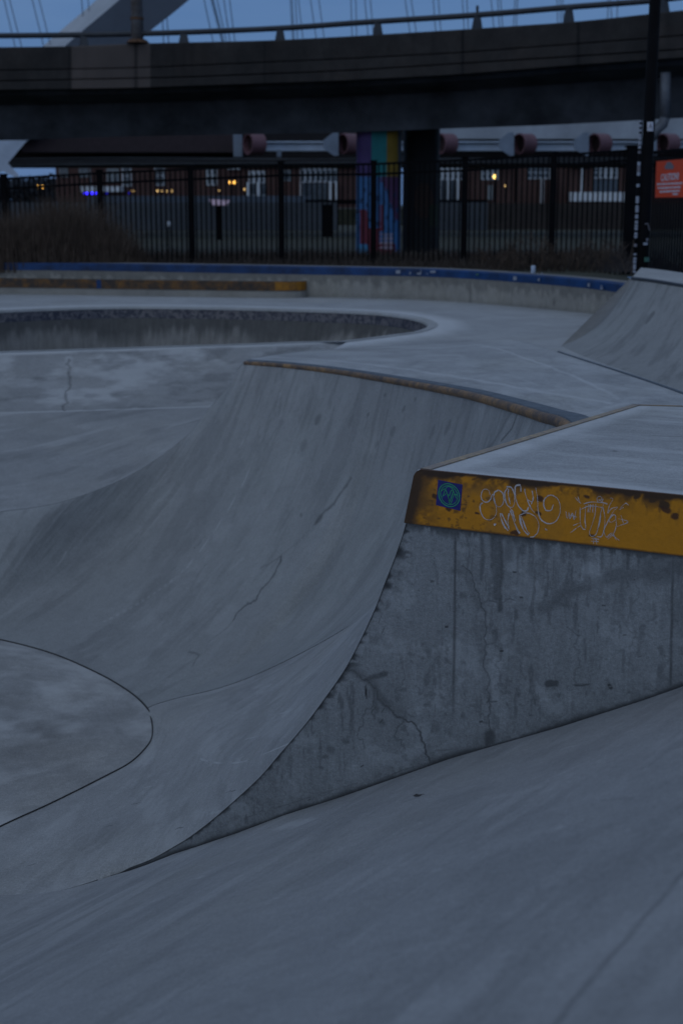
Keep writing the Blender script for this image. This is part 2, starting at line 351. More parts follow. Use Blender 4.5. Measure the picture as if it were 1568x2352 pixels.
# ragged black edge down the curved side
De, Te = W.dist([(t, z) for t, z in []] or [(3 - t - (3 - tt.max()), 0) for t in (0, 1)], px=False)
prpts = PR[(PR[:, 1] < PB - .005)]; mn = np.array([3 - tt.max(), -max(Z_.max(), -9)])
uvp = np.stack([3 - prpts[:, 0], -prpts[:, 1]], 1) - np.array([(3 - T_).min(), (-Z_).min()])
De, Te = W.dist(uvp[::8], px=False)
ragg = np.clip((W.fbm((.05, .02), 77, 3) - .42) * 3.2, 0, 1)
W.add(np.clip(1.15 - De / (.0075 + .060 * ragg * np.clip(1.4 - Te * 4.0, .22, 1)), 0, .95))
W.add(np.clip(1.2 - De / .02, 0, 1) * .35 * nf)
comb = np.clip((W.noise((.012, .2), 88) - .6) * 5, 0, 1) * np.clip(1.2 - De / (.05 + .05 * nz), 0, 1) * np.exp(-((Te - .74) / .13) ** 2)
W.add(comb * .75)
# formwork seams, cracks, stains seen in the picture
W.line([(1045, 1215), (1044, 1400), (1041, 1560), (1038, 1738)], .0032, .62, soft=1.2, brk=.12)
W.line([(1546, 1285), (1542, 1500), (1541, 1580)], .003, .6, soft=1.2)
W.line([(1062, 1300), (1088, 1350), (1105, 1385), (1115, 1440), (1112, 1500), (1125, 1560), (1127, 1620), (1122, 1660), (1128, 1690), (1124, 1712)], .0016, .6, jag=.09, warp=.01, soft=1.6, brk=.1)
W.line([(1062, 1300), (1105, 1385), (1112, 1500), (1127, 1620), (1128, 1690), (1124, 1712)], .009, .22, warp=.03, soft=2, brk=.35)
W.line([(1125, 1690), (1123, 1714)], .014, .7, warp=.02, soft=1.2)
W.line([(1118, 1612), (1140, 1612)], .002, .5, soft=1)
W.line([(795, 1538), (830, 1560), (855, 1575), (868, 1605), (900, 1635), (925, 1650), (965, 1680), (975, 1710), (985, 1740), (988, 1755)], .0020, .75, jag=.11, warp=.01, soft=1.6, brk=.08)
W.line([(855, 1575), (858, 1610), (862, 1650)], .002, .5, jag=.15, soft=1.5)
W.line([(925, 1650), (905, 1690), (930, 1720)], .0018, .45, jag=.15, soft=1.5)
W.line([(868, 1605), (840, 1640), (820, 1690), (835, 1720)], .0016, .4, jag=.15, soft=1.5)
W.line([(1105, 1385), (1142, 1386), (1180, 1378)], .0016, .45, jag=.12, soft=1.4)
W.line([(1115, 1480), (1150, 1500), (1145, 1540)], .0015, .35, jag=.15, soft=1.4)
W.line([(1300, 1440), (1330, 1500), (1318, 1560), (1345, 1600)], .0015, .35, jag=.15, soft=1.4)
W.line([(1460, 1345), (1440, 1430), (1470, 1500)], .0014, .3, jag=.15, soft=1.4)
W.line([(900, 1500), (930, 1560), (915, 1600)], .0014, .35, jag=.15, soft=1.4)
W.line([(795, 1538), (855, 1575), (868, 1605), (925, 1650)], .012, .40, warp=.05, soft=1.5, brk=.2)
W.line([(840, 1565), (870, 1552), (885, 1545)], .006, .6, warp=.03, soft=1.4)
W.line([(838, 1575), (842, 1605)], .0035, .95, soft=.8, taper=True)
W.line([(858, 1590), (860, 1640)], .006, .35, warp=.03, soft=2)
W.line([(1250, 1408), (1290, 1378), (1330, 1358), (1380, 1335), (1440, 1315), (1500, 1298), (1568, 1286)], .012, .36, warp=.05, soft=1.8, brk=.25)
W.line([(1255, 1400), (1290, 1372), (1330, 1352)], .006, .45, warp=.04, soft=1.4)
W.line([(1500, 1298), (1568, 1280)], .032, .45, warp=.05, soft=1.4)
for x, y0, y1, w, a_ in [(1150, 1225, 1405, .007, .6), (1142, 1240, 1370, .016, .5), (1128, 1228, 1300, .008, .5), (1105, 1225, 1330, .006, .45), (1170, 1235, 1280, .02, .45), (1195, 1240, 1262, .016, .5), (1222, 1243, 1300, .005, .35), (1290, 1250, 1290, .007, .4), (1380, 1262, 1310, .006, .4), (1072, 1220, 1330, .004, .4), (1440, 1268, 1345, .005, .35), (1258, 1246, 1275, .01, .4), (1330, 1256, 1274, .012, .4), (1500, 1275, 1320, .006, .35)]:
    W.line([(x, y0), (x + 1, (y0 + y1) / 2), (x - 1, y1)], w * .55, a_, warp=.012, soft=1.8, seed=int(x))
W.line([(1262, 1573), (1282, 1572)], .008, .7, warp=.02, soft=.9)
W.line([(1320, 1573), (1350, 1570)], .003, .6, warp=.02, soft=1.2, brk=.3)
W.line([(1400, 1575), (1403, 1580)], .005, .85, soft=1.)
W.line([(1348, 1310), (1368, 1308)], .012, .5, 'pale', warp=.02, soft=1.5)
W.line([(1000, 1725), (1040, 1722), (1065, 1718)], .0025, .4)
W.line([(860, 1795), (925, 1770), (985, 1752)], .002, .45)
W.line([(560, 1880), (700, 1835), (820, 1800)], .002, .35, brk=.2)
for x, y, w in [(1055, 1310, .018), (890, 1385, .012), (1020, 1605, .006), (1116, 1660, .005), (1165, 1690, .008), (1158, 1700, .006), (1150, 1705, .005), (1215, 1640, .004), (880, 1660, .012), (760, 1720, .016), (745, 1738, .01), (800, 1705, .012), (735, 1760, .008), (1390, 1400, .004), (1290, 1390, .01), (1060, 1365, .014), (940, 1400, .004), (1320, 1460, .004)]:
    W.line([(x - 3, y), (x + 3, y + 1)], w * .5, .42, warp=.02, soft=1.6, seed=x)
fn = W.fbm(.035, 55, 4); big = W.fbm(.3, 66, 3)
W.add(np.clip((fn - .62) * 4, 0, .32) * np.clip((big - .42) * 5, 0, 1))
W.add(np.clip((W.fbm((.02, .10), 91, 4) - .62) * 5, 0, .4) * np.clip((W.fbm(.35, 12, 2) - .4) * 4, 0, 1))
for i in range(130):
    a = rng.uniform(-1.2, 1.4); z = rng.uniform(-2.6, -1.2)
    if z > topz(a) - .01 or z < basez(a) + .01: continue
    i0 = int(np.argmin(abs(tt - a))); j0 = int((hi[i0] - z) / (hi[i0] - lo[i0]) * (m_ - 1)); r_ = int(rng.integers(0, 2))
    W.a['dark'][max(i0 - r_, 0):i0 + r_ + 1, max(j0 - r_, 0):j0 + r_ + 1] = rng.uniform(.4, .85)
W.add(np.clip((W.fbm(.09, 101, 4) - .60) * 2.5, 0, .22), 'pale')
W.build('side_wall', M['wall'], qp)
# deck
Rf = Cn[:2] + sd * 4.2; E3d = unit((E3 - E2)[:2]); Ef = E2[:2] + E3d * 3.6
Am = np.c_[even(np.array([Cn[:2], Rf]), 320), np.full(320, H)]; Bm = np.c_[even(np.array([E2[:2], Ef]), 320), np.full(320, H)]
D1 = Sheet(ruled(Am, Bm, 220))
D1.add(np.clip(1.1 - D1.uv[..., 1] / (.05 + .12 * D1.fbm((.3, .1), 3)), 0, .5), 'pale')
Dl, _ = D1.dist([(995, 1077), (1450, 932)]); D1.add(np.clip(1 - Dl / .16, 0, .55) * (.4 + .8 * D1.fbm(.1, 8)), 'pale')
D1.add(np.clip((D1.fbm((.5, .12), 12, 5) - .55) * 1.8, 0, .22), 'pale')
D1.line([(1500, 1000), (1568, 1002)], .004, .5, taper=True, warp=.01); D1.line([(1400, 975), (1435, 975)], .003, .35, taper=True)
D1.line([(1411, 1036), (1413, 1037)], .004, .7)
D1.build('deck', M['deck'], qp)
# deck thickness under the back edge
b = MB(); q0 = np.r_[E2[:2] + E3d * .0, H - .003]; b.add([np.r_[E2[:2], H - .002], np.r_[Ef, H - .002], np.r_[Ef, H - .5], np.r_[E2[:2], H - .5]], [(0, 1, 2, 3)]); b.build('rear_wall', M['grey'], qp)
# steel plate on the wall side
pn = 700; ts = np.linspace(.045, -3.2, pn); gm = 80; Gp = np.zeros((pn, gm, 3)); zt = H + .006; zb = PB
tleft = lambda z: np.interp(-z, -PR[:, 1], PR[:, 0])
rc = .03
for j in range(gm):
    z = zt + (zb - zt) * j / (gm - 1)
    tl = float(np.interp(z, [zb, H], [.042, .0])) + .004
    if z > zt - rc: tl -= rc - math.sqrt(max(rc ** 2 - (z - (zt - rc)) ** 2, 0))
    tr = tl + (ts - ts[0]) * ((-3.2 - tl) / (-3.2 - ts[0])); Gp[:, j] = sideP(tr, np.full(pn, z), .010)
P = Sheet(Gp); u = P.uv[..., 0]; v = P.uv[..., 1]
P.uv = np.stack([u, np.repeat((np.linspace(0, zt - zb, gm))[None], pn, 0)], -1); v = P.uv[..., 1]
n1 = P.fbm(.03, 2, 4); n2 = P.fbm(.09, 13, 4); n3 = P.fbm((.012, .06), 23, 3); n4 = P.fbm(.016, 33, 3)
P.add(np.clip(1.3 - v / (.010 + .045 * np.clip((n2 - .42) * 4, 0, 1)), 0, .95))
P.add(np.clip(1.25 - u / (.018 + .07 * n2 + .05 * n4), 0, .92)); P.add(np.clip((n1 - .47) * 6, 0, 1) * np.clip(1.1 - u / .16, 0, 1) * .85)
P.add(np.clip((n4 * .6 + n1 * .4 - .47) * 9, 0, 1) * np.clip(1.1 - v / .06, 0, 1) * np.clip(1.5 - u / .75, .0, 1) * .8)
P.add(np.clip((n3 - .55) * 6, 0, 1) * np.clip(1 - v / .11, 0, 1) * .7 * np.clip((P.noise(.3, 5) - .3) * 4, 0, 1))
P.add(np.clip(1.1 - (v.max() - v) / (.003 + .006 * n2), 0, .7))
P.add(np.clip((n4 - .62) * 7, 0, .6) * np.clip(1.6 - u / .4, 0, 1))
P.add(np.clip((n2 - .47) * 2.5, 0, .35) * np.clip(1.6 - u / .5, 0, 1), 'pale')
for x, y, w in [(1240, 1148, .013), (1205, 1177, .011), (1238, 1178, .006), (1182, 1220, .012), (1178, 1222, .008), (1030, 1165, .010), (1520, 1160, .018), (1530, 1170, .013), (1545, 1180, .010), (1500, 1150, .018), (1445, 1120, .022), (1400, 1125, .008), (1095, 1174, .005), (1470, 1135, .014), (1557, 1182, .006), (1000, 1140, .012), (1345, 1140, .006), (1364, 1230, .005)]:
    P.line([(x - 4, y), (x + 3, y + 2)], w * .6, .92, 'rust' if w < .014 else 'dark', warp=.016, soft=.6, seed=x)
for x, y0, y1 in [(1485, 1130, 1165), (1460, 1130, 1150), (1495, 1130, 1160), (1515, 1140, 1175), (1330, 1120, 1140), (1290, 1112, 1128)]: P.line([(x, y0), (x - 1, y1)], .0022, .6, soft=1.5)
se = thing('steel_edging', None, None); C.objects.unlink(se); bpy.data.objects.remove(se)
plate = P.build('steel_edging', M['plate'], qp, smooth=False)
# plate thickness: top lip, end, bottom lip
b = MB(); L0 = sideP(np.array([.012]), np.array([zt]), .010)[0]
for offs, (ta, za, tb, zb2) in (((0, 0), (-.012, zt, -3.2, zt)),):
    a0 = sideP([ta], [za], .010)[0]; a1 = sideP([tb], [zb2], .010)[0]; a2 = sideP([tb], [zb2], -.006)[0]; a3 = sideP([ta], [za], -.006)[0]
    b.add([a0, a1, a2, a3], [(0, 1, 2, 3)]); b.add([a3, a2, a2 - [0, 0, .008], a3 - [0, 0, .008]], [(0, 1, 2, 3)])
edge = Gp[0]; back = edge + np.r_[sn * .018, 0]
b.add(list(edge) + list(back), [(i, i + 1, gm + i + 1, gm + i) for i in range(gm - 1)])
bo = Gp[:, -1]; bk = bo + np.r_[sn * .009, 0]; b.add(list(bo[::20]) + list(bk[::20]), [(i, i + 1, len(bo[::20]) + i + 1, len(bo[::20]) + i) for i in range(len(bo[::20]) - 1)])
b.build('plate_lip', M['rusty'], plate)
# coping angle along the riding edge and the rear edge: top leaf and outer leaf
def angle(a, b_, w, h, out, zt_, name, par, mat, r=.006):
    a = np.array(a[:2]); b_ = np.array(b_[:2]); o = out / np.linalg.norm(out); n = 60; t = np.linspace(0, 1, n)
    sec = [(w * -1, zt_ + .0), (-w, zt_ + .004), (.0 - r, zt_ + .004), (.0, zt_ + .004 - r), (0, zt_ - h)]
    V = []
    for k in t:
        p = a * (1 - k) + b_ * k
        for d, z in sec: V.append(np.r_[p + o * d, z])
    return mesh(name, V, gridfaces(n, len(sec)), mat, par, False)
outn = en; angle(Cn[:2] - sd * .000 + ed * .02 , E2, .042, .05, outn, H + .001, 'coping_angle', qp, M['angle'])
angle(E2[:2], Ef, .016, .03, np.array([-E3d[1], E3d[0]]), H + .001, 'coping_angle', qp, M['angle'])
# marks on the plate: sticker and two marker tags, built as thin paint on the plate
def pl(px, py, off): return side(px, py, 0)[1:]
def plate_pt(px, py, off):
    _, t, z = side(px, py, .010); return sideP(np.array([t]), np.array([z]), .010 + off)[0]
corners = [(1006, 1102), (1062, 1113), (1057, 1173), (1001, 1160)]
b = MB(); b.add([plate_pt(x, y, .0012) for x, y in corners] + [plate_pt(x, y, .0004) for x, y in corners], [(0, 1, 2, 3), (0, 4, 5, 1), (1, 5, 6, 2), (2, 6, 7, 3), (3, 7, 4, 0)])
stk = b.build('sticker', M['navy'], plate); stk['label'] = 'square navy sticker with a green ringed V mark'
def ribbon(polys, off, name, par, mat, sm=True, jit=0.):
    b = MB()
    for pts, w in polys:
        Q = cr(np.array(pts, float), max(6, 6 * len(pts))) if sm and len(pts) > 2 else even(np.array(pts, float), 8)
        if jit: Q = Q + rng.normal(0, jit, Q.shape)
        d = np.gradient(Q, axis=0); d /= np.linalg.norm(d, axis=1)[:, None] + 1e-9; nn = np.stack([-d[:, 1], d[:, 0]], 1)
        ws = w * ((.85 + .35 * np.sin(np.linspace(0, rng.uniform(4, 12), len(Q)) + rng.uniform(0, 6))) * (1 + rng.normal(0, .16, len(Q))) if jit else np.ones(len(Q))); ws = np.clip(ws, .3, 9)[:, None] if np.ndim(ws) else np.full((len(Q), 1), ws)
        A = Q + nn * ws / 2; B_ = Q - nn * ws / 2
        V = [plate_pt(x, y, off) for x, y in A] + [plate_pt(x, y, off) for x, y in B_]; n = len(Q)
        b.add(V, [(i, i + 1, n + i + 1, n + i) for i in range(n - 1)])
    return b.build(name, mat, par)
cx, cy = 1031.5, 1137
def ring(rx, ry, a0=0, a1=360): return [(cx + rx * math.cos(math.radians(a)), cy + ry * math.sin(math.radians(a)) + .18 * rx * math.cos(math.radians(a))) for a in np.linspace(a0, a1, 25)]
emb = [(ring(24, 26), 2.0), (ring(19.5, 21.5, 150, 395), 1.6), (ring(19.5, 21.5, 20, 160), 1.4)]
emb += [([(1014, 1127), (1023, 1124), (1033, 1152)], 1.8), ([(1033, 1152), (1041, 1128), (1036, 1127), (1032, 1139)], 1.8), ([(1019, 1138), (1028, 1134), (1034, 1158), (1043, 1135), (1050, 1138)], 1.5), ([(1016, 1142), (1024, 1122), (1031, 1117), (1040, 1124), (1048, 1144)], 1.4)]
ribbon(emb, .0022, 'sticker_emblem', plate, M['mint'])
def d8(x, y): return (918.6 + x * .4142, 1033.6 + y * .4142)        # from an enlarged view of the plate
def T8(L): return [([d8(x, y) for x, y in p], w) for p, w in L]
gooch = T8([([(500, 250), (490, 222), (465, 218), (450, 245), (455, 275), (480, 290), (500, 275), (512, 245), (520, 260), (535, 330), (525, 370), (495, 388), (465, 375), (447, 340), (445, 305), (460, 292)], 2.0),
    ([(545, 222), (522, 240), (522, 285), (540, 312), (562, 310), (575, 280), (570, 240), (548, 222)], 2.2),
    ([(598, 205), (580, 240), (590, 295), (612, 318), (632, 305), (635, 250), (618, 208), (590, 203)], 2.2), ([(602, 215), (600, 250), (612, 300)], 2.0),
    ([(665, 195), (640, 200), (640, 250), (652, 300), (680, 335), (705, 335), (712, 315)], 2.6), ([(655, 190), (668, 195), (670, 230)], 2.2),
    ([(690, 215), (700, 260), (725, 320), (745, 348)], 2.0), ([(705, 275), (735, 290)], 2.), ([(732, 225), (738, 270), (728, 300)], 2.2), ([(752, 208), (762, 265), (765, 330), (775, 375), (800, 400), (835, 408), (868, 390), (887, 345), (885, 295), (865, 262), (830, 250), (802, 272), (797, 310), (812, 335), (838, 332), (850, 302)], 2.0),
    ([(555, 350), (562, 385), (580, 425), (600, 448)], 3.2), ([(562, 350), (600, 425)], 3.0), ([(605, 350), (598, 400), (604, 440)], 2.6), ([(612, 335), (628, 385), (650, 440), (665, 462)], 3.0), ([(622, 340), (640, 395)], 2.4), ([(610, 322), (630, 345)], 2),
    ([(662, 360), (672, 410), (690, 450), (712, 470)], 3.4), ([(672, 365), (700, 440), (718, 465)], 2.4), ([(662, 362), (700, 348), (745, 365), (768, 405), (765, 450), (742, 480), (722, 482)], 1.8),
    ([(520, 415), (534, 410)], 4.2), ([(805, 440), (815, 441)], 4.4)])
ribbon(gooch, .0014, 'graffiti_tag', plate, M['chalk'], jit=.22)
t2 = T8([([(970, 262), (990, 285), (1002, 295)], 1.4), ([(985, 258), (998, 292)], 1.2), ([(920, 340), (922, 365), (928, 378), (936, 345), (942, 382), (955, 348), (965, 385), (975, 335)], 1.5), ([(940, 360), (980, 372)], 1.3),
    ([(1100, 275), (1112, 278), (1118, 265), (1105, 256), (1092, 268), (1098, 288), (1118, 286), (1126, 270)], 1.5), ([(1018, 298), (1060, 288), (1125, 292), (1150, 300)], 1.8), ([(1000, 330), (1050, 310), (1120, 318)], 1.8), ([(998, 318), (1000, 400), (1012, 435), (1028, 440)], 1.6),
    ([(1030, 305), (1025, 380), (1030, 432)], 1.5), ([(1045, 300), (1042, 345)], 1.6), ([(1055, 300), (1052, 345)], 1.6), ([(1070, 300), (1068, 345)], 1.6), ([(1085, 300), (1080, 360), (1062, 420), (1050, 455), (1060, 478), (1085, 468), (1100, 420), (1112, 350), (1128, 300)], 1.5),
    ([(1125, 318), (1135, 372), (1132, 430), (1118, 478), (1092, 480)], 1.4), ([(1112, 345), (1108, 400), (1090, 455)], 1.4), ([(1165, 265), (1180, 272), (1160, 310), (1152, 350), (1172, 325), (1208, 315)], 1.5), ([(1205, 318), (1180, 345), (1150, 400), (1130, 450), (1148, 485), (1172, 470)], 1.5),
    ([(1158, 385), (1180, 360), (1195, 365), (1190, 390), (1165, 400), (1158, 385)], 1.8), ([(1195, 370), (1198, 420), (1180, 470), (1150, 495)], 1.5), ([(1222, 320), (1250, 295), (1265, 305)], 1.3), ([(1215, 330), (1240, 318)], 1.3),
    ([(1210, 380), (1265, 398), (1200, 425)], 1.5), ([(1225, 362), (1238, 405)], 1.4), ([(945, 458), (985, 428), (1000, 420)], 1.4), ([(960, 418), (1000, 402)], 1.3), ([(1145, 485), (1175, 460), (1200, 500)], 1.4), ([(1165, 462), (1215, 500)], 1.3),
    ([(1060, 490), (1105, 495)], 1.5), ([(1058, 505), (1100, 508)], 1.5), ([(1075, 485), (1072, 520)], 1.4), ([(1085, 485), (1090, 522)], 1.4)])
ribbon(t2, .0014, 'graffiti_tag', plate, M['chalk'], jit=.08)

# ================================================================== THE FOREGROUND BANK
def gr(a): a = np.maximum(-np.asarray(a, float), 0); return .045 * a
row = [onqp(px, float(np.interp(px, [-200, 0, 50, 100, 150, 200, 235, 250], [2059, 2060, 2058.5, 2055, 2045, 2030, 2018, 2012]))) for px in np.linspace(-160, 235, 40)]
row = np.array(row); rt = tn(row); ra = (row[:, :2] - Cn[:2] + rt[:, None] * sd) @ ed
print('seam', rt[::8], ra[::8], row[::8, 2], 'bz', (row[:, 2] - gr(ra))[::8])
o_ = np.argsort(rt); xt = rt[o_]; xz = (row[:, 2] - gr(ra))[o_]
kt = [-3.3, -1.6] + list(bt[::-1, 0][2:] if False else np.sort(bt[:, 0])[2:])
bt_s = bt[np.argsort(bt[:, 0])]; kt = list(bt_s[:, 0]); kz = list(bt_s[:, 1])
for q in np.linspace(.06, .98, 14):
    tq_ = 1.512 + (xt[-1] - 1.512) * q; zq = float(np.interp(tq_, xt, xz)); kt.append(tq_); kz.append(min(zq - .002, kz[-1] - .001))
kt += [kt[-1] + 1., kt[-1] + 5]; kz += [kz[-1] - .10, kz[-1] - .14]
def bz(t):
    t = np.asarray(t, float); f = np.interp(t, kt, kz); g = 0
    for d in np.linspace(-.22, .22, 9): g = g + np.interp(t + d, kt, kz) / 9
    w_ = np.clip((t - 1.5) / .3, 0, 1); return f * (1 - w_) + g * w_
tb = np.r_[np.linspace(5, 1.55, 120), np.linspace(1.54, -2.6, 520), np.linspace(-2.7, -5, 12)]; nb = 560
G = np.zeros((len(tb), nb, 3))
for j, k in enumerate(np.linspace(0, 1, nb)):
    a = -(k ** 1.05) * 6.2 + np.clip((tb - 1.5) * 8, 0, .25) * (1 - k); zz = bz(tb) + gr(a); sm_ = np.clip((-a - .25) / 1.0, 0, 1); sm_ = sm_ * sm_ * (3 - 2 * sm_)
    zsm = sum(bz(tb + d) for d in np.linspace(-.3, .3, 9)) / 9; zz = zz * (1 - sm_) + (zsm + gr(a)) * sm_
    G[:, j, :2] = Cn[:2] - tb[:, None] * sd + a[:, None] * ed; G[:, j, 2] = zz
B1 = Sheet(G)
B1.add(np.clip((B1.fbm((.12, .7), 4, 5) - .55) * 1.5, 0, .14), 'pale')
B1.add(np.clip((B1.fbm((.12, .5), 14, 5) - .55) * 1.4, 0, .12), 'dark')
B1.line([(1580, 1998), (1500, 2088), (1410, 2190), (1330, 2282), (1262, 2360)], .0026, .45, warp=.001, soft=1.3)
B1.line([(1390, 2215), (1345, 2265)], .004, .3, warp=.004, soft=1.5)
B1.line([(660, 1895), (700, 1890)], .02, .35, 'pale', warp=.03, soft=2); B1.line([(1130, 1830), (1250, 1805)], .01, .15, 'pale', warp=.05, soft=2)
for px, py in [(1000, 2000), (460, 2015), (1290, 1900), (780, 1950), (1160, 2190)]: B1.line([(px, py), (px + 6, py - 2)], .006, .3, 'pale', warp=.02, soft=1.5)
for i in range(60):
    a = rng.uniform(5.5, 9.5); b_ = rng.uniform(.1, 3.2); l = rng.uniform(.01, .22); an = rng.normal(0, .5)
    B1.line([(a, b_), (a + l * math.cos(an), b_ + l * math.sin(an))], rng.uniform(.0012, .0035), rng.uniform(.12, .35), 'dark' if rng.random() < .5 else 'pale', warp=.01, soft=1.6, taper=True, px=False, seed=i)
tag(B1.build('bank', M['bank']), 'smooth sloping concrete bank filling the foreground', kind='structure')
# leaf lying on it
lp = B1.G.reshape(-1, 3)[np.argmin(((B1.px.reshape(-1, 2) - [957, 1832]) ** 2).sum(1))]
b = MB(); sh = [(-.016, 0, .003), (-.004, .006, .009), (.010, .005, .004), (.018, 0, .010), (.008, -.006, .005), (-.006, -.005, .002)]
b.add([lp + np.array(q) for q in sh] + [lp + np.array([0, 0, .008])], [(i, (i + 1) % 6, 6) for i in range(6)]); b.tube([lp + [.018, 0, .010], lp + [.028, .002, .005]], .0012, 5)
tag(b.build('fallen_leaf', M['joint']), 'tiny dark curled leaf lying on the foreground bank below the side wall', 'leaf')

# ================================================================== THE BIG QUARTER PIPE, FLAT BOTTOM AND FAR BANK
DZ = -1.5
A = atz(1300, 975, -1.0); L = atz(563, 832, -1.40)
m1 = atz(0, 1175, -2.40); m2 = atz(0, 950, -1.96); m3 = atz(480, 935, -1.96)
PLm = plane3(m1, m2, m3)
r0 = atz(0, 812, DZ); r1 = atz(560, 795, DZ); PLb = plane3(m2, r0, r1)
sil = [(-260, 1186), (-120, 1182), (0, 1174), (150, 1150), (300, 1090), (420, 1008)]
sil = [(-700, 1196)] + sil[:-1]
T = [atpl(x, y, PLm) for x, y in sil] + [aty(420, 1008, 12.62), aty(480, 938, 12.85), aty(523, 888, 12.93)]
cop_px = [(563, 832, -1.40), (650, 838, -1.37), (760, 850, -1.33), (870, 867, -1.28), (980, 886, -1.215), (1080, 906, -1.15), (1180, 934, -1.08), (1240, 953, -1.04), (1300, 975, -1.0)]
cop = [atz(*p) for p in cop_px]; copd = unit(cop[-1] - cop[-2])
cop.append(cop[-1] + copd * .35 + [0, 0, -.10])
Tt = even(cr(T + cop, 900), 640); i_cop = int(np.argmin(np.linalg.norm(Tt - L, axis=1)))
arc = [atz(x, y, FZ) for x, y in [(-700, 1400), (-260, 1432), (-120, 1448), (0, 1470), (120, 1502), (230, 1550), (300, 1592), (338, 1628)]]
seam = [atz(x, y, z) for x, y, z in [(400, 1606, -3.05), (500, 1582, -2.955), (600, 1545, -2.80), (740, 1475, -2.44), (845, 1408, -2.10), (945, 1325, -1.78)]]
end = atz(1060, 1215, -1.42)
Bb = cr(arc + seam + [end], 640)
# pair the top with the bottom: the left third of the bottom serves the silhouette
ui = np.linspace(0, 1, 640)
def pick(P, f): x = f * (len(P) - 1); return np.stack([np.interp(x, np.arange(len(P)), P[:, k]) for k in range(3)], 1)
fc = i_cop / 639.
pT = proj(Tt)[:, 0]; pB = proj(Bb)[:, 0]; mono = np.maximum.accumulate(pB)
def ub(p): return float(np.argmin(abs(pB[:520] - p))) / 639.
kx = [(0, 0)] + [(float(np.argmin(abs(pT[:i_cop] - a))) / 639., ub(c)) for a, c in [(-260, -330), (0, -140), (300, -60)]] + [(fc, ub(20))]
for a, c in [(650, 185), (870, 335), (1000, 590), (1180, 850)]:
    kx.append(((i_cop + float(np.argmin(abs(pT[i_cop:] - a)))) / 639., ub(c)))
kx.append((1., 1.)); kx = np.array(kx); kk_ = np.ones(41) / 41
uu_ = np.interp(ui, kx[:, 0], kx[:, 1]); uu_ = np.convolve(np.r_[2 * uu_[0] - uu_[20:0:-1], uu_, 2 * uu_[-1] - uu_[-2:-22:-1]], kk_, 'valid')
Bx = pick(Bb, np.clip(uu_, 0, 1))
lenB = np.linalg.norm(Bb - Bb[0], axis=1)
nv = 300; G = np.zeros((640, nv, 3)); W_ = np.linspace(0, 1, nv)
kseam = len(arc)
seam_start = int(np.argmin(np.linalg.norm(Bx - seam[0], axis=1)))
for i in range(640):
    a, bq = Bx[i], Tt[i]; D = np.linalg.norm((bq - a)[:2]); h = bq[2] - a[2]; ch = math.atan2(h, D)
    s0 = np.clip((i - seam_start) / (640 - seam_start), 0, 1); a0 = ch * .55 * min(1, s0 * 1.6) if i > seam_start else 0.
    e1 = ch + (ch - a0) * .92; e1 = min(e1, 1.36)
    x1 = (h - D * math.tan(e1)) / (math.tan(a0) - math.tan(e1)); z1 = x1 * math.tan(a0)
    d = 2 * W_ * (1 - W_) * x1 + W_ ** 2 * D; z = 2 * W_ * (1 - W_) * z1 + W_ ** 2 * h
    if i < i_cop:
        wq = np.clip(i / i_cop, 0, 1) ** 2.2; wq = wq * wq * (3 - 2 * wq); zs = h * (W_ ** 2 * (3 - 2 * W_) * .75 + .25 * W_ ** 1.5); d = (1 - wq) * D * W_ + wq * d; z = (1 - wq) * zs + wq * z
    G[i, :, :2] = a[:2] + (d / D)[:, None] * (bq - a)[:2]; G[i, :, 2] = a[2] + z
big = thing('quarter_pipe', 'large curved quarter pipe with a round yellow worn pipe along its rim', 'skate ramp', (L[0], L[1], FZ))
sk_ = G[:, :1].copy(); sk_[..., 2] -= .5
Fb = Sheet(np.concatenate([sk_, G], 1)[:, ::-1])        # v runs down from the rim
print('seam3d', np.round(seam, 2), 'bottom', np.round(Bx[::80], 2))
Fb.line([(644, 905), (620, 960), (595, 1020), (562, 1100), (530, 1160), (500, 1210), (470, 1252), (430, 1300), (380, 1345), (300, 1395), (240, 1428)], .003, .38, 'pale', soft=1.6, brk=.1)
Fb.line([(806, 1102), (785, 1130), (765, 1160), (742, 1180), (718, 1207)], .007, .55, warp=.03, soft=1.5)
Fb.line([(742, 1180), (722, 1205)], .018, .6, warp=.02, soft=1., taper=True)
Fb.line([(718, 1207), (690, 1240), (645, 1278), (622, 1305)], .003, .35, warp=.03, soft=1.5)
Fb.line([(645, 1278), (636, 1305), (622, 1330), (602, 1352), (588, 1378), (560, 1395), (535, 1425)], .005, .7, jag=.1, warp=.01, soft=1.6)
Fb.line([(645, 1278), (600, 1303)], .004, .45, warp=.02, soft=1.4); Fb.line([(535, 1425), (520, 1440), (480, 1475)], .004, .28, warp=.03, soft=2)
Fb.line([(430, 1500), (455, 1506), (440, 1530)], .006, .4, warp=.03, soft=1.5)
Fb.line([(1190, 945), (1175, 985), (1152, 1012)], .005, .75, soft=1.2); Fb.line([(1172, 950), (1130, 1022), (1105, 1045)], .012, .38, warp=.03, soft=2)
for x, y, x2, y2, w, a_ in [(735, 950, 727, 975, .022, .38), (812, 950, 800, 985, .02, .34), (905, 985, 895, 1005, .02, .32), (1035, 965, 1020, 1000, .02, .3), (885, 905, 883, 912, .012, .45), (690, 1180, 692, 1192, .012, .4), (845, 945, 846, 955, .007, .5), (930, 938, 922, 948, .01, .4), (870, 1010, 862, 1030, .01, .3), (560, 1060, 520, 1090, .05, .16), (600, 1000, 580, 1040, .05, .14), (1000, 975, 985, 1010, .02, .3), (955, 915, 950, 920, .008, .4), (650, 960, 640, 985, .02, .25), (700, 1010, 690, 1035, .02, .22)]:
    Fb.line([(x, y), (x2, y2)], w, a_, warp=.03, soft=1.6, taper=True, seed=int(x))
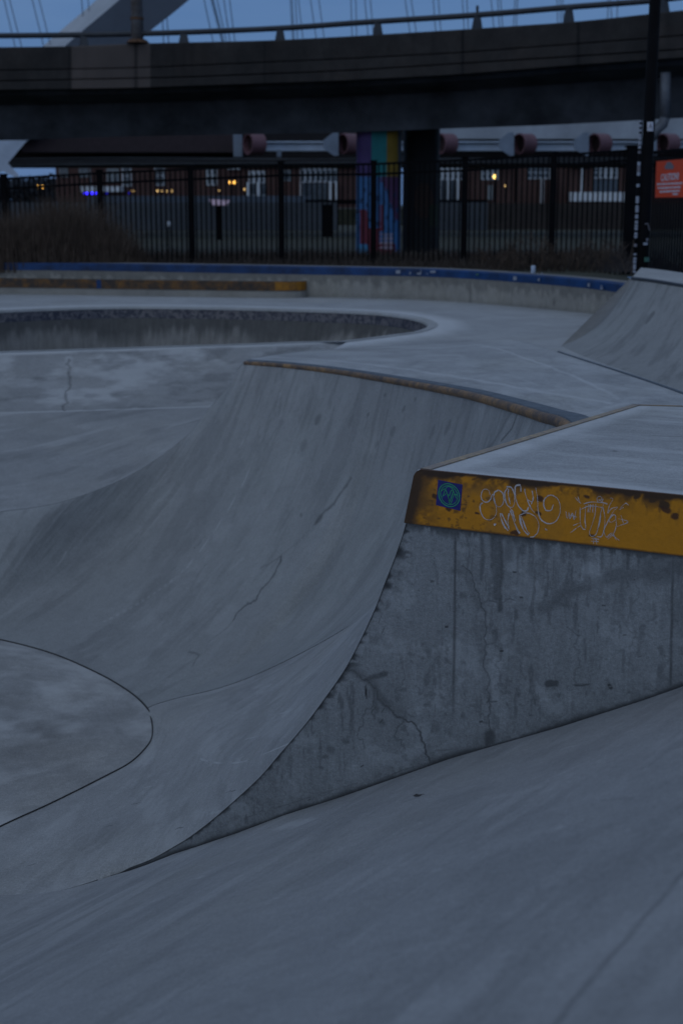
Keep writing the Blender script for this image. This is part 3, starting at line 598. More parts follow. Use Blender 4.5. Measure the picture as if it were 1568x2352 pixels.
sv = Fb.fbm((.16, .9), 9, 4); Fb.add(np.clip((sv - .56) * 1.6, 0, .14)); Fb.add(np.clip((Fb.fbm((.05, .5), 19, 4) - .58) * 2.2, 0, .22) * np.clip(1.3 - Fb.uv[..., 1] / 1.4, 0, 1))
Fb.add(np.clip((Fb.fbm((.3, .5), 29, 4) - .60) * 1.4, 0, .12), 'pale')
Fb.add(np.clip(1 - Fb.uv[..., 1] / .02, 0, .4))
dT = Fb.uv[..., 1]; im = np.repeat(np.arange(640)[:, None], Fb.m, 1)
Fb.add(np.clip(1 - im / (i_cop * .92), 0, 1) ** .8 * np.clip(1 - dT / 1.1, 0, 1) * .36, 'pale')  # lightened towards the upper left, colour offsets the darker shading below the crest
for i in range(70):
    a = rng.uniform(2.5, Fb.uv[..., 0].max() * .95); b_ = rng.uniform(.15, 2.2); l = rng.uniform(.05, .35); dx = rng.normal(0, .25) * l
    Fb.line([(a, b_), (a + dx, b_ + l)], rng.uniform(.002, .007), rng.uniform(.10, .30), 'dark' if rng.random() < .6 else 'pale', warp=.02, soft=1.8, taper=True, px=False, seed=i)
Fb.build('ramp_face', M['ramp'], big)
# round coping
cc = cr(cop, 140)
cc[:, 2] += -.008
b = MB(); b.tube(cc, list(np.linspace(.021, .028, 140)), 14); pipe = b.build('coping_pipe', M['pipe'], big, True)
copn = unit(np.cross(unit(cc[60] - cc[20]), (0, 0, 1)))
inn = np.array([[-(cc[min(i + 1, 139)] - cc[max(i - 1, 0)])[1], (cc[min(i + 1, 139)] - cc[max(i - 1, 0)])[0]] for i in range(140)]); inn = inn / np.linalg.norm(inn, axis=1)[:, None]
if (inn[70] @ np.array([1., .3])) < 0: inn = -inn
# scraped steel strip behind the pipe
PL2 = plane3(A, L, atz(1150, 778, -1.44))
V = []; 
for i in range(0, 140):
    fw = .045 + .085 * (i / 139) ** 1.5; V += [np.r_[cc[i, :2] + inn[i] * .012, cc[i, 2] + .020], np.r_[cc[i, :2] + inn[i] * .020, cc[i, 2] + .029], np.r_[cc[i, :2] + inn[i] * fw, cc[i, 2] + .033], np.r_[cc[i, :2] + inn[i] * (fw + .004), cc[i, 2] + .015]]
mesh('coping_flange', V, gridfaces(140, 4), M['pipetop'], big)
# deck behind the pipe: slopes gently away
Mf = atz(1150, 778, -1.44)
PL2 = plane3(A, L, Mf)
far_px = [(578, 822), (700, 806), (870, 796), (1000, 787), (1090, 781), (1150, 778), (1195, 783), (1240, 795), (1330, 824), (1450, 863), (1568, 904), (1700, 952)]
far = cr([atpl(x, y, PL2) for x, y in far_px], 420)
print('plane2 at right', atpl(1568, 905, PL2), 'E2 there', atpl(1450, 930, PL2), 'M', Mf, 'L', L, 'A', A)
near = np.stack([np.r_[cc[i, :2] + inn[i] * .06, 0] for i in range(140)])
for p in near: p[2] = (PL2[1] - PL2[0][0] * p[0] - PL2[0][1] * p[1]) / PL2[0][2]
near = even(np.vstack([near, near[-1] + (near[-1] - near[-2]) * 12]), 420); near[:, 2] = (PL2[1] - PL2[0][0] * near[:, 0] - PL2[0][1] * near[:, 1]) / PL2[0][2]
cop_z = np.interp(np.linspace(0, 1, 420), np.linspace(0, 1, 140), cc[:, 2])
G = ruled(near, far, 220); 
ni_ = np.array([int(np.argmin(np.linalg.norm(cc[:, :2] - q[:2], axis=1))) for q in near]); dz_ = cc[ni_, 2] + .028 - near[:, 2]
G[..., 2] += dz_[:, None] * np.exp(-np.linspace(0, 1, 220) * 5)[None]; G[..., 2] = np.minimum(G[..., 2], -.962); D2 = Sheet(G)
ma = dict(warp=.06, soft=2.2)
D2.line([(600, 818), (700, 824), (800, 832), (900, 843), (1000, 858), (1130, 880), (1250, 900), (1400, 925)], .025, .30, 'pale', **ma)
D2.line([(1090, 792), (1140, 800), (1200, 820), (1270, 845), (1350, 880), (1425, 915)], .022, .32, 'pale', **ma)
D2.line([(790, 810), (900, 803), (1040, 796), (1090, 792)], .025, .22, 'pale', **ma)
D2.line([(1250, 940), (1340, 950), (1400, 935), (1440, 925)], .025, .22, 'pale', **ma)
D2.add(np.clip((D2.fbm((.9, .35), 4, 4) - .56) * 1.2, 0, .14), 'pale'); D2.add(np.clip((D2.fbm(.6, 44, 4) - .58) * 1.5, 0, .12))
Df, _ = D2.dist([(x, y) for x, y in far_px[:11]]); D2.add(np.clip(1.2 - Df / .014, 0, .62))
D2.build('deck', M['deck'], big)
fr = far[180:]; b = MB(); n = len(fr); low = fr.copy(); low[:, 2] -= .30
b.add(list(fr - [0, 0, .001]) + list(low), [(i, i + 1, n + i + 1, n + i) for i in range(n - 1)]); b.build('rear_wall', M['grey'], big)
b = MB(); b.tube(fr[40:] + [0, 0, .001], .010, 6); b.build('coping_angle', M['pipetop'], big, True)

# flat bottom
def smooth_tail(P): return P
fl = [p for p in arc] + [atz(x, y, FZ) for x, y in [(348, 1655), (350, 1690), (338, 1715), (300, 1752), (240, 1785), (120, 1845), (0, 1900), (-260, 2027)]]
flc = cr(fl, 260); XL = -9.
U1 = cr([atz(x, y, FZ) for x, y in [(-420, 2100), (-260, 2027), (0, 1900), (120, 1845), (240, 1785), (300, 1752), (338, 1715), (350, 1690), (348, 1655), (338, 1628)]] + seam + [end], 700)
prup = PR[(PR[:, 0] < 1.50) & (PR[:, 0] > .10)][::-1]
U0 = np.vstack([row[np.argsort(proj(row)[:, 0])], sideP(prup[:, 0], prup[:, 1], -.004)]); U0 = even(U0, 700)
kp = [(-420, -160), (0, 60), (240, 300), (350, 560), (338, 640), (600, 790), (845, 872), (945, 905)]
u1x = proj(U1)[:, 0]; u0x = proj(U0)[:, 0]; corner_i = int(np.argmax(u1x[:int(700 * .8)] * (np.arange(int(700 * .8)) < 480)))
idx1 = [0, int(np.argmin(abs(u1x[:300] - 0))), int(np.argmin(np.linalg.norm(proj(U1) - [240, 1785], axis=1))), int(np.argmin(np.linalg.norm(proj(U1) - [350, 1690], axis=1))), int(np.argmin(np.linalg.norm(proj(U1) - [338, 1628], axis=1))), int(np.argmin(np.linalg.norm(proj(U1) - [600, 1545], axis=1))), int(np.argmin(np.linalg.norm(proj(U1) - [845, 1408], axis=1))), 699]
idx0 = [0] + [int(np.argmin(abs(u0x - q))) for _, q in kp[1:-1]] + [699]
ii = np.linspace(0, 699, 700); m0 = np.interp(ii, idx1, idx0); kz_ = np.ones(61) / 61; m0 = np.convolve(np.r_[np.full(30, m0[0]), m0, np.full(30, m0[-1])], kz_, 'valid')
U0m = pick(U0, np.clip(m0 / 699, 0, 1)); wq_ = np.linspace(0, 1, 240)[None, :, None]; Gn = U1[:, None] * (1 - wq_) + U0m[:, None] * wq_
fl_ = np.clip(1.0 - (U1[:, 2] - FZ) / .6, 0, 1)[:, None]; ww_ = wq_[..., 0]; pz = ww_ ** (1 + .75 * fl_)
Gn[..., 2] = U1[:, None, 2] * (1 - pz) + U0m[:, None, 2] * pz
Ic = np.linspace(0, 699, 141).astype(int); Jc = np.linspace(0, 239, 49).astype(int); K0 = Gn[np.ix_(Ic, Jc)].copy(); Kc = K0.copy()
for _ in range(260):
    Kn = Kc.copy(); Kn[1:-1, 1:-1] = .25 * (Kc[:-2, 1:-1] + Kc[2:, 1:-1]) + .25 * (Kc[1:-1, :-2] + Kc[1:-1, 2:]); Kc = Kn
Dk = Kc - K0; fi = np.arange(700) / 699 * 140; fj = np.arange(240) / 239 * 48
up1 = np.stack([np.stack([np.interp(fi, np.arange(141), Dk[:, j, k]) for j in range(49)], 1) for k in range(3)], 2); up2 = np.stack([np.stack([np.interp(fj, np.arange(49), up1[i, :, k]) for i in range(700)], 0) for k in range(3)], 2)
Gn = Gn + up2
skn = Gn[:, -1:].copy(); skn[..., 1] -= .10; skn[..., 2] -= .06; nk_ = int(np.argmin(abs(m0 - len(U0) * 0 - np.interp(240, u0x[:300], np.arange(300))))); skn[nk_:] = Gn[nk_:, -1:] + [.004, .004, -.02]
Gn = np.concatenate([Gn, skn], 1)
face = Sheet(Gn)
face.line([(460, 1744), (560, 1750), (700, 1745), (760, 1735)], .003, .45, 'pale', soft=1.5, brk=.4)
face.add(np.clip((face.fbm((.25, .35), 5) - .60) * 1.6, 0, .16), 'pale'); face.add(np.clip((face.fbm(.3, 25, 4) - .58) * 1.5, 0, .12))
for px, py in [(400, 2045), (240, 1900), (60, 1990), (400, 1905), (520, 1820), (300, 1850)]: face.line([(px, py), (px + 22, py - 5)], .002, .6, taper=True, warp=.01, seed=px)
for px, py in [(640, 1640), (560, 1700), (330, 1810), (480, 1870)]: face.line([(px, py), (px + 30, py - 8)], .004, .3, 'pale', taper=True, warp=.01, seed=px)
face.build('ramp_face', M['near'], qp)
Lft = flc.copy(); Lft[:, 0] = XL; Gf = ruled(flc, Lft, 260); FS = Sheet(Gf)
FS.line([(150, 1880), (60, 1700)], .1, .1, warp=.1); FS.a['dark'][:] = 0
FS.add(np.clip((FS.fbm(.5, 2, 5) - .50) * 2.4, 0, .45), 'pale'); FS.add(np.clip((FS.fbm(.6, 25, 5) - .52) * 2.2, 0, .3))
FS.G[..., 2] += .0
tag(FS.build('bowl_floor', M['floor']), 'flat rounded bottom of the bowl', kind='structure')
# joint round the flat bottom: a shallow dark filler bead
J = flc.copy(); b = MB(); w = .010
tg = np.gradient(J[:, :2], axis=0); tg /= np.linalg.norm(tg, axis=1)[:, None]; nn = np.stack([-tg[:, 1], tg[:, 0]], 1)
V = []; w = .0042
for p, q in zip(J, nn):
    hh = .0055
    V += [np.r_[p[:2] - q * w, p[2] - .01], np.r_[p[:2] - q * w, p[2] + hh], np.r_[p[:2] + q * w * .8, p[2] + hh + .0015], np.r_[p[:2] + q * w * .8, p[2] - .01]]
tag(mesh('expansion_joint', V, gridfaces(260, 4), M['joint']), 'thin dark joint curving round the flat bottom', kind='structure')
sb = U1[idx1[4]:]; b = MB(); b.tube(sb[::3] - [0, 0, .001], .0035, 6)
tag(b.build('expansion_joint', M['joint'], None, True), 'thin dark joint where the two ramps meet', kind='structure')
# seam between the near ramp and the foreground bank
b = MB(); b.tube(row[::2] - [0, 0, .001], .0025, 6)
tag(b.build('expansion_joint', M['joint'], None, True), 'thin dark joint at the foot of the near ramp', kind='structure')

# far side: gentle slope then low bank up to the deck
iz = int(np.argmin(abs(proj(Tt[:i_cop])[:, 0] - 478))); G = ruled(even(Tt[:iz], 60) + [0, .01, -.004], cr([atpl(x, y, PLm) for x, y in [(-900, 975), (-420, 962), (0, 950), (200, 944), (480, 935), (600, 932)]], 60), 160)
G = np.stack([cr(G[:, j], 220) for j in range(160)], 1); SL = Sheet(G)
SL.add(np.clip((SL.fbm((1.4, .22), 5, 5) - .56) * 1.8, 0, .25), 'pale'); SL.add(np.clip((SL.fbm((.8, .2), 15, 4) - .55) * 1.6, 0, .16))
tag(SL.build('slope', M['near']), 'gentle concrete slope on the far side of the bowl', kind='structure')
rimpx = [(-420, 824), (0, 812), (300, 802), (560, 794), (700, 788), (800, 783)]
rim = [atz(x, y, DZ) for x, y in rimpx]
cre = [atpl(x, y, PLb) for x, y in [(-420, 962), (0, 950), (200, 944), (480, 935), (640, 930), (760, 925)]]
A_, B_ = cr(cre, 320), cr(rim, 320); G = np.zeros((320, 120, 3)); tq = np.linspace(0, 1, 120)
for j, t in enumerate(tq): G[:, j] = A_ * (1 - t) + B_ * t; G[:, j, 2] += -.05 * math.sin(math.pi * t)
BK = Sheet(G)
BK.line([(157, 825), (156, 855), (158, 880), (152, 900), (155, 925), (148, 944)], .007, .5, jag=.08, warp=.02, soft=1.4, brk=.12)
BK.line([(158, 822), (157, 842)], .02, .4, 'pale', soft=1.5)
BK.add(np.clip((BK.fbm((.5, .35), 6, 5) - .50) * 2.6, 0, .5), 'pale'); BK.add(np.clip((BK.fbm((.35, .2), 16, 5) - .54) * 2.2, 0, .28))
BK.add(np.clip(1.2 - BK.uv[..., 1] / .035, 0, .5), 'pale'); BK.add(np.clip(1 - (BK.uv[..., 1].max(1, keepdims=True) - BK.uv[..., 1]) / .05, 0, .55), 'pale')
tag(BK.build('bank', M['near']), 'low concrete bank rising to the pool rim', kind='structure')

# ================================================================== DECK WITH THE POOL
pool_px = [(780, 785), (840, 778), (900, 770), (950, 763), (982, 752), (986, 743), (965, 733), (920, 724), (850, 717), (700, 711), (500, 706), (300, 704), (150, 707), (0, 713), (-200, 722), (-500, 742)]
pc = [atz(x, y, DZ) for x, y in pool_px]
left = [np.array([-7.4, 16.6, DZ]), np.array([-7.2, 15.2, DZ]), np.array([-5.6, 14.35, DZ])]
nearrim = [atz(x, y, DZ) + np.array([0, .10, 0]) for x, y in [(-160, 815), (0, 811), (300, 801), (560, 793), (690, 788)]]
loop = np.array(pc + left + nearrim + pc[:1]); PLp = cr(loop, 301)[:-1]
wall_px = [(-900, 668), (-400, 668), (0, 672), (300, 675), (600, 680), (800, 684), (1000, 690), (1200, 705), (1370, 722), (1500, 745), (1640, 778)]
wb = cr([atz(x, y, DZ) for x, y in wall_px], 120)
outer = [p for p in wb] + [np.array([14., 12., DZ]), np.array([14., 6.5, DZ]), np.array([3.5, 6.6, DZ])] + [np.r_[far[i][:2] * .55 + near[i][:2] * .45, DZ] for i in (360, 260, 170, 90, 40)] + [p for p in cr(rim, 30)[::-1]] + [np.array([-30., 14.3, DZ]), np.array([-30, 22., DZ])]
# CDT
pts = [Vector((p[0], p[1])) for p in outer]; no = len(pts); pts += [Vector((p[0], p[1])) for p in PLp]; npn = len(PLp)
edges = [(i, (i + 1) % no) for i in range(no)] + [(no + i, no + (i + 1) % npn) for i in range(npn)]
gx = [Vector((x, y)) for x in np.arange(-12, 10, .22) for y in np.arange(9, 24, .25)]
def inpoly(P, poly):
    x, y = P; r = False; j = len(poly) - 1
    for i in range(len(poly)):
        if (poly[i][1] > y) != (poly[j][1] > y) and x < (poly[j][0] - poly[i][0]) * (y - poly[i][1]) / (poly[j][1] - poly[i][1]) + poly[i][0]: r = not r
        j = i
    return r
pts += [g for g in gx]
ov, oe, of, *_ = delaunay_2d_cdt(pts, edges, [], 0, 1e-5)
Pp = [tuple(p[:2]) for p in PLp]; Po = [tuple(p[:2]) for p in outer]
keep = []
for f in of:
    m = np.mean([ov[i] for i in f], axis=0)
    if inpoly(m, Po) and not inpoly(m, Pp): keep.append(list(f)[::1])
used = sorted({i for f in keep for i in f}); mp = {v: i for i, v in enumerate(used)}
V = [(ov[i][0], ov[i][1], DZ) for i in used]
Vn = np.array(V)[:, :2]
def pld(V2, P, closed=True):
    D = np.full(len(V2), 1e9); n = len(P)
    for i in range(n if closed else n - 1):
        a = np.array(P[i][:2]); ab = np.array(P[(i + 1) % n][:2]) - a; t = np.clip(((V2 - a) @ ab) / (ab @ ab + 1e-9), 0, 1); D = np.minimum(D, np.linalg.norm(V2 - a - t[:, None] * ab, axis=1))
    return D
dP = pld(Vn, Pp)
o = mesh('pavement', V, [[mp[i] for i in f][::1] for f in keep], M['deck'], None, False, Vn, {'pale': np.clip(1.1 - dP / .5, 0, .6), 'dark': np.zeros(len(V)), 'rust': np.zeros(len(V))})
tag(o, 'pale concrete deck round the sunken pool', kind='structure')
# pool
pool = thing('pool_bowl', 'sunken pool bowl with a band of mottled tiles below its rim', 'pool bowl', (float(PLp[:, 0].mean()), float(PLp[:, 1].mean()), DZ - 1.6))
cen = PLp.mean(0); PL4 = even(np.vstack([PLp, PLp[:1]]), 700)
def ringp(k, z):
    q = PL4.copy(); q[:, :2] = cen[:2] + (q[:, :2] - cen[:2]) * k; q[:, 2] = z; return q
M['tile'] = None
m, nt, bq = newmat('mottled_tiles'); uv = nt.nodes.new('ShaderNodeTexCoord').outputs['UV']; v = nt.nodes.new('ShaderNodeTexVoronoi'); v.inputs['Scale'].default_value = 26; nt.links.new(uv, v.inputs['Vector'])
cr_ = rampf(nt, v.outputs['Color'], .3, .6); nz_ = rampf(nt, noise(nt, uv, 6, 4), .4, .6)
colt = mixc(nt, cr_, (.055, .058, .078), (.17, .158, .165)); colt = mixc(nt, nz_, colt, mixc(nt, 1., colt, (.7, .72, .8), 'MULTIPLY')); nt.links.new(colt, bq.inputs['Base Color']); bq.inputs['Roughness'].default_value = .45; M['tile'] = m
t0 = DZ - .035; t1 = DZ - .17
Gc = np.stack([ringp(1.022, DZ + .006), ringp(1.01, DZ + .012), ringp(1.0, DZ + .010), ringp(.992, DZ - .008), ringp(.992, t0)], 1)
Sheet(Gc).build('pool_coping', M['deck'], pool, smooth=True)
b = Sheet(ruled(ringp(.996, t0 + .003), ringp(.996, t1), 6)); b.build('tile_band', M['tile'], pool)
w0 = ringp(.997, t1 + .002); w1 = ringp(.95, DZ - .9); w2 = ringp(.84, DZ - 1.35); w3 = ringp(.5, DZ - 1.6); w4 = ringp(.02, DZ - 1.6)
Gp = np.stack([w0 * (1 - t) + w1 * t for t in np.linspace(0, 1, 60)] + [w1 * .5 + w2 * .5 + [0, 0, -.06], w2, w3, w4], 1)
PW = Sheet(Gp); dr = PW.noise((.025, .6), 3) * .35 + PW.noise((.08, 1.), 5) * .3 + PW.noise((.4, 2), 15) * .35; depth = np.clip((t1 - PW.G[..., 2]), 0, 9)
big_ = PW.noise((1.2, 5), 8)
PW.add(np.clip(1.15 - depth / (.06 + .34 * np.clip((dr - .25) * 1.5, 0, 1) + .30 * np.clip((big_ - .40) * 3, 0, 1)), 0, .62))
PW.build('pool_wall', M['pool'], pool)

# ------------------------------------------------------------------ low seat wall with painted blue top
wall = thing('seat_wall', 'low curved concrete wall with a blue painted top band behind the pool', 'low wall', tuple(wb[60][:2]) + (DZ,))
top_px = [(-900, 600), (-400, 600), (0, 603), (300, 605), (500, 608), (700, 611), (900, 615), (1060, 620), (1200, 628), (1330, 639), (1430, 651), (1500, 664), (1640, 690)]
bl_px = [(-900, 616), (-400, 617), (0, 619), (300, 622), (600, 629), (900, 633), (1060, 638), (1200, 646), (1330, 661), (1420, 672), (1640, 712)]
def zat(pxs, P):   # height of the band seen over a base point
    out = []
    for p in P:
        px = proj(p)[0]; py = float(np.interp(px, [q[0] for q in pxs], [q[1] for q in pxs])); out.append(aty(px, py, p[1])[2])
    return np.array(out)
wt = zat(top_px, wb); wl = zat(bl_px, wb)
k = np.ones(25) / 25
def sm(a): return np.convolve(np.pad(a, 12, mode='edge'), k, 'valid')
wt, wl = sm(wt), sm(wl); back = wb.copy(); tgw = np.gradient(wb[:, :2], axis=0); tgw /= np.linalg.norm(tgw, axis=1)[:, None]; nw = np.stack([-tgw[:, 1], tgw[:, 0]], 1); nw[nw[:, 1] < 0] *= -1
V1 = wb.copy(); V1[:, 2] = DZ - .05; V2 = wb.copy(); V2[:, 2] = wl
Wl = Sheet(ruled(even(V2, 500), even(V1, 500), 30))
Wl.add(np.clip(1 - Wl.uv[..., 1] / (.05 + .2 * Wl.noise((.06, 3), 4)), 0, .35)); Wl.add(np.clip((Wl.uv[..., 1] - .28) / .2, 0, .3) * Wl.fbm((.6, .1), 7))
for x in (140, 660, 1080, 1270): Wl.line([(x, 630), (x, 700)], .008, .5, soft=1.4)
Wl.build('wall_face', M['seat'], wall)
f3 = wb.copy(); f3[:, :2] -= nw * .004; a = f3.copy(); a[:, 2] = wl; bq_ = f3.copy(); bq_[:, 2] = wt - .02; cq = f3.copy(); cq[:, :2] += nw * .02; cq[:, 2] = wt; dq = f3.copy(); dq[:, :2] += nw * .10; dq[:, 2] = wt + .003; a0 = f3.copy(); a0[:, :2] += nw * .01; a0[:, 2] = wl
mesh('painted_band', np.stack([a0, a, bq_, cq, dq], 1).reshape(-1, 3), gridfaces(120, 5), M['blue'], wall, False)
e0 = dq.copy(); e1 = dq.copy(); e1[:, :2] += nw * .22; e1[:, 2] += .002; e2 = e1.copy(); e2[:, 2] = DZ - .3
e0[:, 2] -= .001
mesh('wall_top', np.stack([e0, e1, e2], 1).reshape(-1, 3), gridfaces(120, 3), M['grey'], wall)
def on_band(px, py): 
    i = int(np.argmin(abs(proj(f3)[:, 0] - px))); p = aty(px, py, f3[i][1] - .008); return p
def blob(lst, name, mat, par, fn):
    b = MB()
    for (x0, y0, x1, y1) in lst:
        q = [fn(x0, y0), fn(x1, y0), fn(x1, y1), fn(x0, y1)]; q2 = [p + np.array([0, .003, 0]) for p in q]; b.add(q + q2, [(0, 1, 2, 3), (0, 4, 5, 1), (1, 5, 6, 2), (2, 6, 7, 3), (3, 7, 4, 0)])
    return b.build(name, mat, par)
for x0, y0, x1, y1 in [(909, 620, 924, 628), (940, 624, 947, 630), (957, 626, 968, 630), (965, 620, 974, 627), (978, 628, 983, 629), (988, 621, 1000, 626), (1178, 634, 1186, 643), (1231, 639, 1239, 645), (1242, 626, 1246, 630), (1349, 650, 1354, 658), (1376, 659, 1384, 664), (1377, 655, 1383, 657)]:
    blob([(x0, y0, x1, y1)], 'sticker', M['sticker'], wall, on_band)
blob([(1092, 628, 1099, 632)], 'sticker', M['stickerg'], wall, on_band)
# small can standing on the wall
i = int(np.argmin(abs(proj(f3)[:, 0] - 1207))); cp = np.r_[f3[i][:2] + nw[i] * .16, wt[i] + .006]
b = MB(); b.tube([cp, cp + [0, 0, .01], cp + [0, 0, .105], cp + [0, 0, .115], cp + [0, 0, .12]], [.026, .033, .033, .029, .027], 16)
tag(b.build('drink_can', M['white'], None, True), 'small white drink can standing on the blue topped wall', 'can')

# ------------------------------------------------------------------ grind ledge left
LY = lambda px, py: atz(px, py, DZ)
gl = thing('grind_ledge', 'low concrete grind ledge with worn yellow steel edge in front of the wall', 'grind ledge', tuple(LY(300, 680)[:2]) + (DZ,))
P0 = LY(-500, 669); P1 = LY(655, 684); P2 = LY(711, 681)
hl = (685 - 648) / F * P1[1]
fz = DZ + hl; ez = DZ + hl * .43
def wallstrip(path, z0, z1, name, mat, par, off=0.):
    P = np.array(path); V = [];
    for p in P: V += [(p[0], p[1] - off, z0), (p[0], p[1] - off, z1)]
    return mesh(name, V, gridfaces(len(P), 2), mat, par)
path = cr([P0, LY(0, 675), LY(350, 680), P1, P2], 90)
bk = path.copy(); bk[:, 1] = np.maximum(bk[:, 1] + .45, 0); bk[-1] = path[-1] + [.02, .35, 0]
b = MB(); n = 90
lo_ = path.copy(); lo_[:, 2] = DZ - .02; hi_ = path.copy(); hi_[:, 2] = fz - .02; hb = bk.copy(); hb[:, 2] = fz - .02; lb = bk.copy(); lb[:, 2] = DZ - .02
V = np.stack([lo_, hi_, hb, lb], 1).reshape(-1, 3); mm = mesh('ledge_block', V, list(gridfaces(n, 4)) + [(4 * (n - 1), 4 * (n - 1) + 1, 4 * (n - 1) + 2, 4 * (n - 1) + 3)], M['seat'], gl)
e_ = path.copy(); e_[:, 1] -= .012; V = []
s1 = e_.copy(); s1[:, 2] = ez; s2 = e_.copy(); s2[:, 2] = fz; s3 = e_.copy(); s3[:, 1] += .08; s3[:, 2] = fz + .002; s0 = e_.copy(); s0[:, 1] += .011; s0[:, 2] = ez
s4 = s3.copy(); s4[:, 2] -= .02
mesh('steel_edging', np.stack([s0, s1, s2, s3, s4], 1).reshape(-1, 3), list(gridfaces(n, 5)) + [(5 * (n - 1) + i for i in (0, 1, 2, 3, 4))], M['ledgeedge'], gl)
ne = 8; V = []
for p in e_[-ne:]: V += [(p[0], p[1] - .003, ez + .01), (p[0], p[1] - .003, fz - .004)]
V += [(e_[-1][0] + .004, e_[-1][1] + .07, ez + .01), (e_[-1][0] + .004, e_[-1][1] + .07, fz - .004)]
mesh('painted_end', V, gridfaces(ne + 1, 2), coping_mat('ledge_end_yellow', (.42, .17, .005), (.16, .07, .012), .60), gl)
b = MB(); q = aty(231, 650, path[np.argmin(abs(proj(path)[:, 0] - 231))][1] - .02); b.box(q[0] - .07, q[0] + .07, q[1], q[1] + .006, fz - .15, fz - .005); b.build('blue_patch', M['blue'], gl)

# ------------------------------------------------------------------ quarter pipe at the right rear
rq = thing('quarter_pipe', 'far right quarter pipe with plain grey face and dark rim', 'skate ramp', (4.2, 14.8, DZ))
Tp = [aty(x, y, Y) for x, y, Y in [(1452, 639, 16.6), (1500, 645, 16.0), (1568, 656, 15.3), (1700, 678, 14.2), (1900, 710, 12.8)]]
Bp_ = [atz(x, y, DZ - .01) for x, y in [(1255, 800), (1330, 835), (1450, 880), (1620, 950), (1900, 1080)]]
Tq, Bq = cr(Tp, 200), cr(Bp_, 200); G = np.zeros((200, 160, 3)); W_ = np.linspace(0, 1, 160)
for i in range(200):
    a, t_ = Bq[i], Tq[i]; D = np.linalg.norm((t_ - a)[:2]); h = t_[2] - a[2]; ch = math.atan2(h, D); e1 = min(ch * 2.2, 1.2); x1 = D - h / math.tan(e1)
    d = 2 * W_ * (1 - W_) * x1 + W_ ** 2 * D; z = W_ ** 2 * h; G[i, :, :2] = a[:2] + (d / D)[:, None] * (t_ - a)[:2]; G[i, :, 2] = a[2] + z
R2 = Sheet(G[:, ::-1]); R2.line([(1500, 715), (1480, 745)], .03, .5, warp=.05, soft=1.5, taper=True); R2.add(np.clip((R2.fbm((.12, .8), 5, 4) - .56) * 2, 0, .25)); R2.add(np.clip(1 - R2.uv[..., 1] / .03, 0, .45))
R2.build('ramp_face', M['ramp'], rq)
bkq = Tq.copy(); bkq[:, 1] += 2.2; bkq[:, 0] += .55; bkq[:, 2] = Tq[:, 2] + .0
bk2 = bkq.copy(); dk = Tq.copy(); dk[:, 2] += .012; bkq[:, 2] += .03
Sheet(ruled(dk, bkq, 20)).build('deck', M['deck'], rq)
b = MB(); b.tube(Tq + [0, 0, .0], .022, 8); b.build('coping_pipe', M['rail'], rq, True)
eg = np.vstack([G[0], [dk[0]], [bkq[0]], [np.r_[bkq[0][:2], DZ - .3]], [np.r_[G[0][0][:2], DZ - .3]]])
mesh('side_wall', eg, [list(range(len(eg)))], M['grey'], rq)
lowb = bkq.copy(); lowb[:, 2] = DZ - .3; b = MB(); b.add(list(bkq) + list(lowb), [(i, i + 1, 201 + i, 200 + i) for i in range(199)]); b.build('rear_wall', M['grey'], rq)

# ================================================================== GROUND
def gz(x, y): return -1.12 - .25 * (1 / (1 + math.exp(-(x - 1) * .5))) * 0 - .0
b = MB(); GZ = -1.30
V = []; X = [-900, -60, -30.2, 14.2, 60, 900]; Y = [-60, -3, 26.5, 40, 60, 74, 200, 2500]
for x in X:
    for y in Y: V.append((x, y, GZ if y > 20 else -1.6))
Fq = [q for q, (i, j) in zip([(i * 8 + j, (i + 1) * 8 + j, (i + 1) * 8 + j + 1, i * 8 + j + 1) for i in range(5) for j in range(7)], [(i, j) for i in range(5) for j in range(7)]) if not (i == 2 and j == 1)]
tag(mesh('ground', V, Fq, M['grass']), 'dark ground and lawn beyond the skatepark', kind='structure')
# verge between wall and lawn
vg = e2.copy(); vg[:, 2] = -1.05; vg2 = vg.copy(); vg2[:, 1] = 28.2; vg2[:, 2] = -1.2; vg3 = vg2.copy(); vg3[:, 1] = 34; vg3[:, 2] = GZ - .02
tag(mesh('verge', np.stack([vg, vg2, vg3], 1).reshape(-1, 3), gridfaces(120, 3), M['grass']), 'dark verge behind the wall', kind='structure')
# off-frame concrete so that the place closes left of the bowl
b = MB(); b.add([(-30, -3, -1.6), (-30, 14.3, DZ), (-9, 14.3, DZ), (-9, -3, -1.6)], [(0, 3, 2, 1)]); tag(b.build('pavement', M['grey']), 'concrete beside the bowl', kind='structure')
b = MB(); b.add([(3.6, -3, -1.0), (14.2, -3, -1.0), (14.2, 7.5, -1.25), (3.6, 7.5, -1.25)], [(0, 1, 2, 3)]); tag(b.build('pavement', M['grey']), 'concrete right of the ramps', kind='structure')

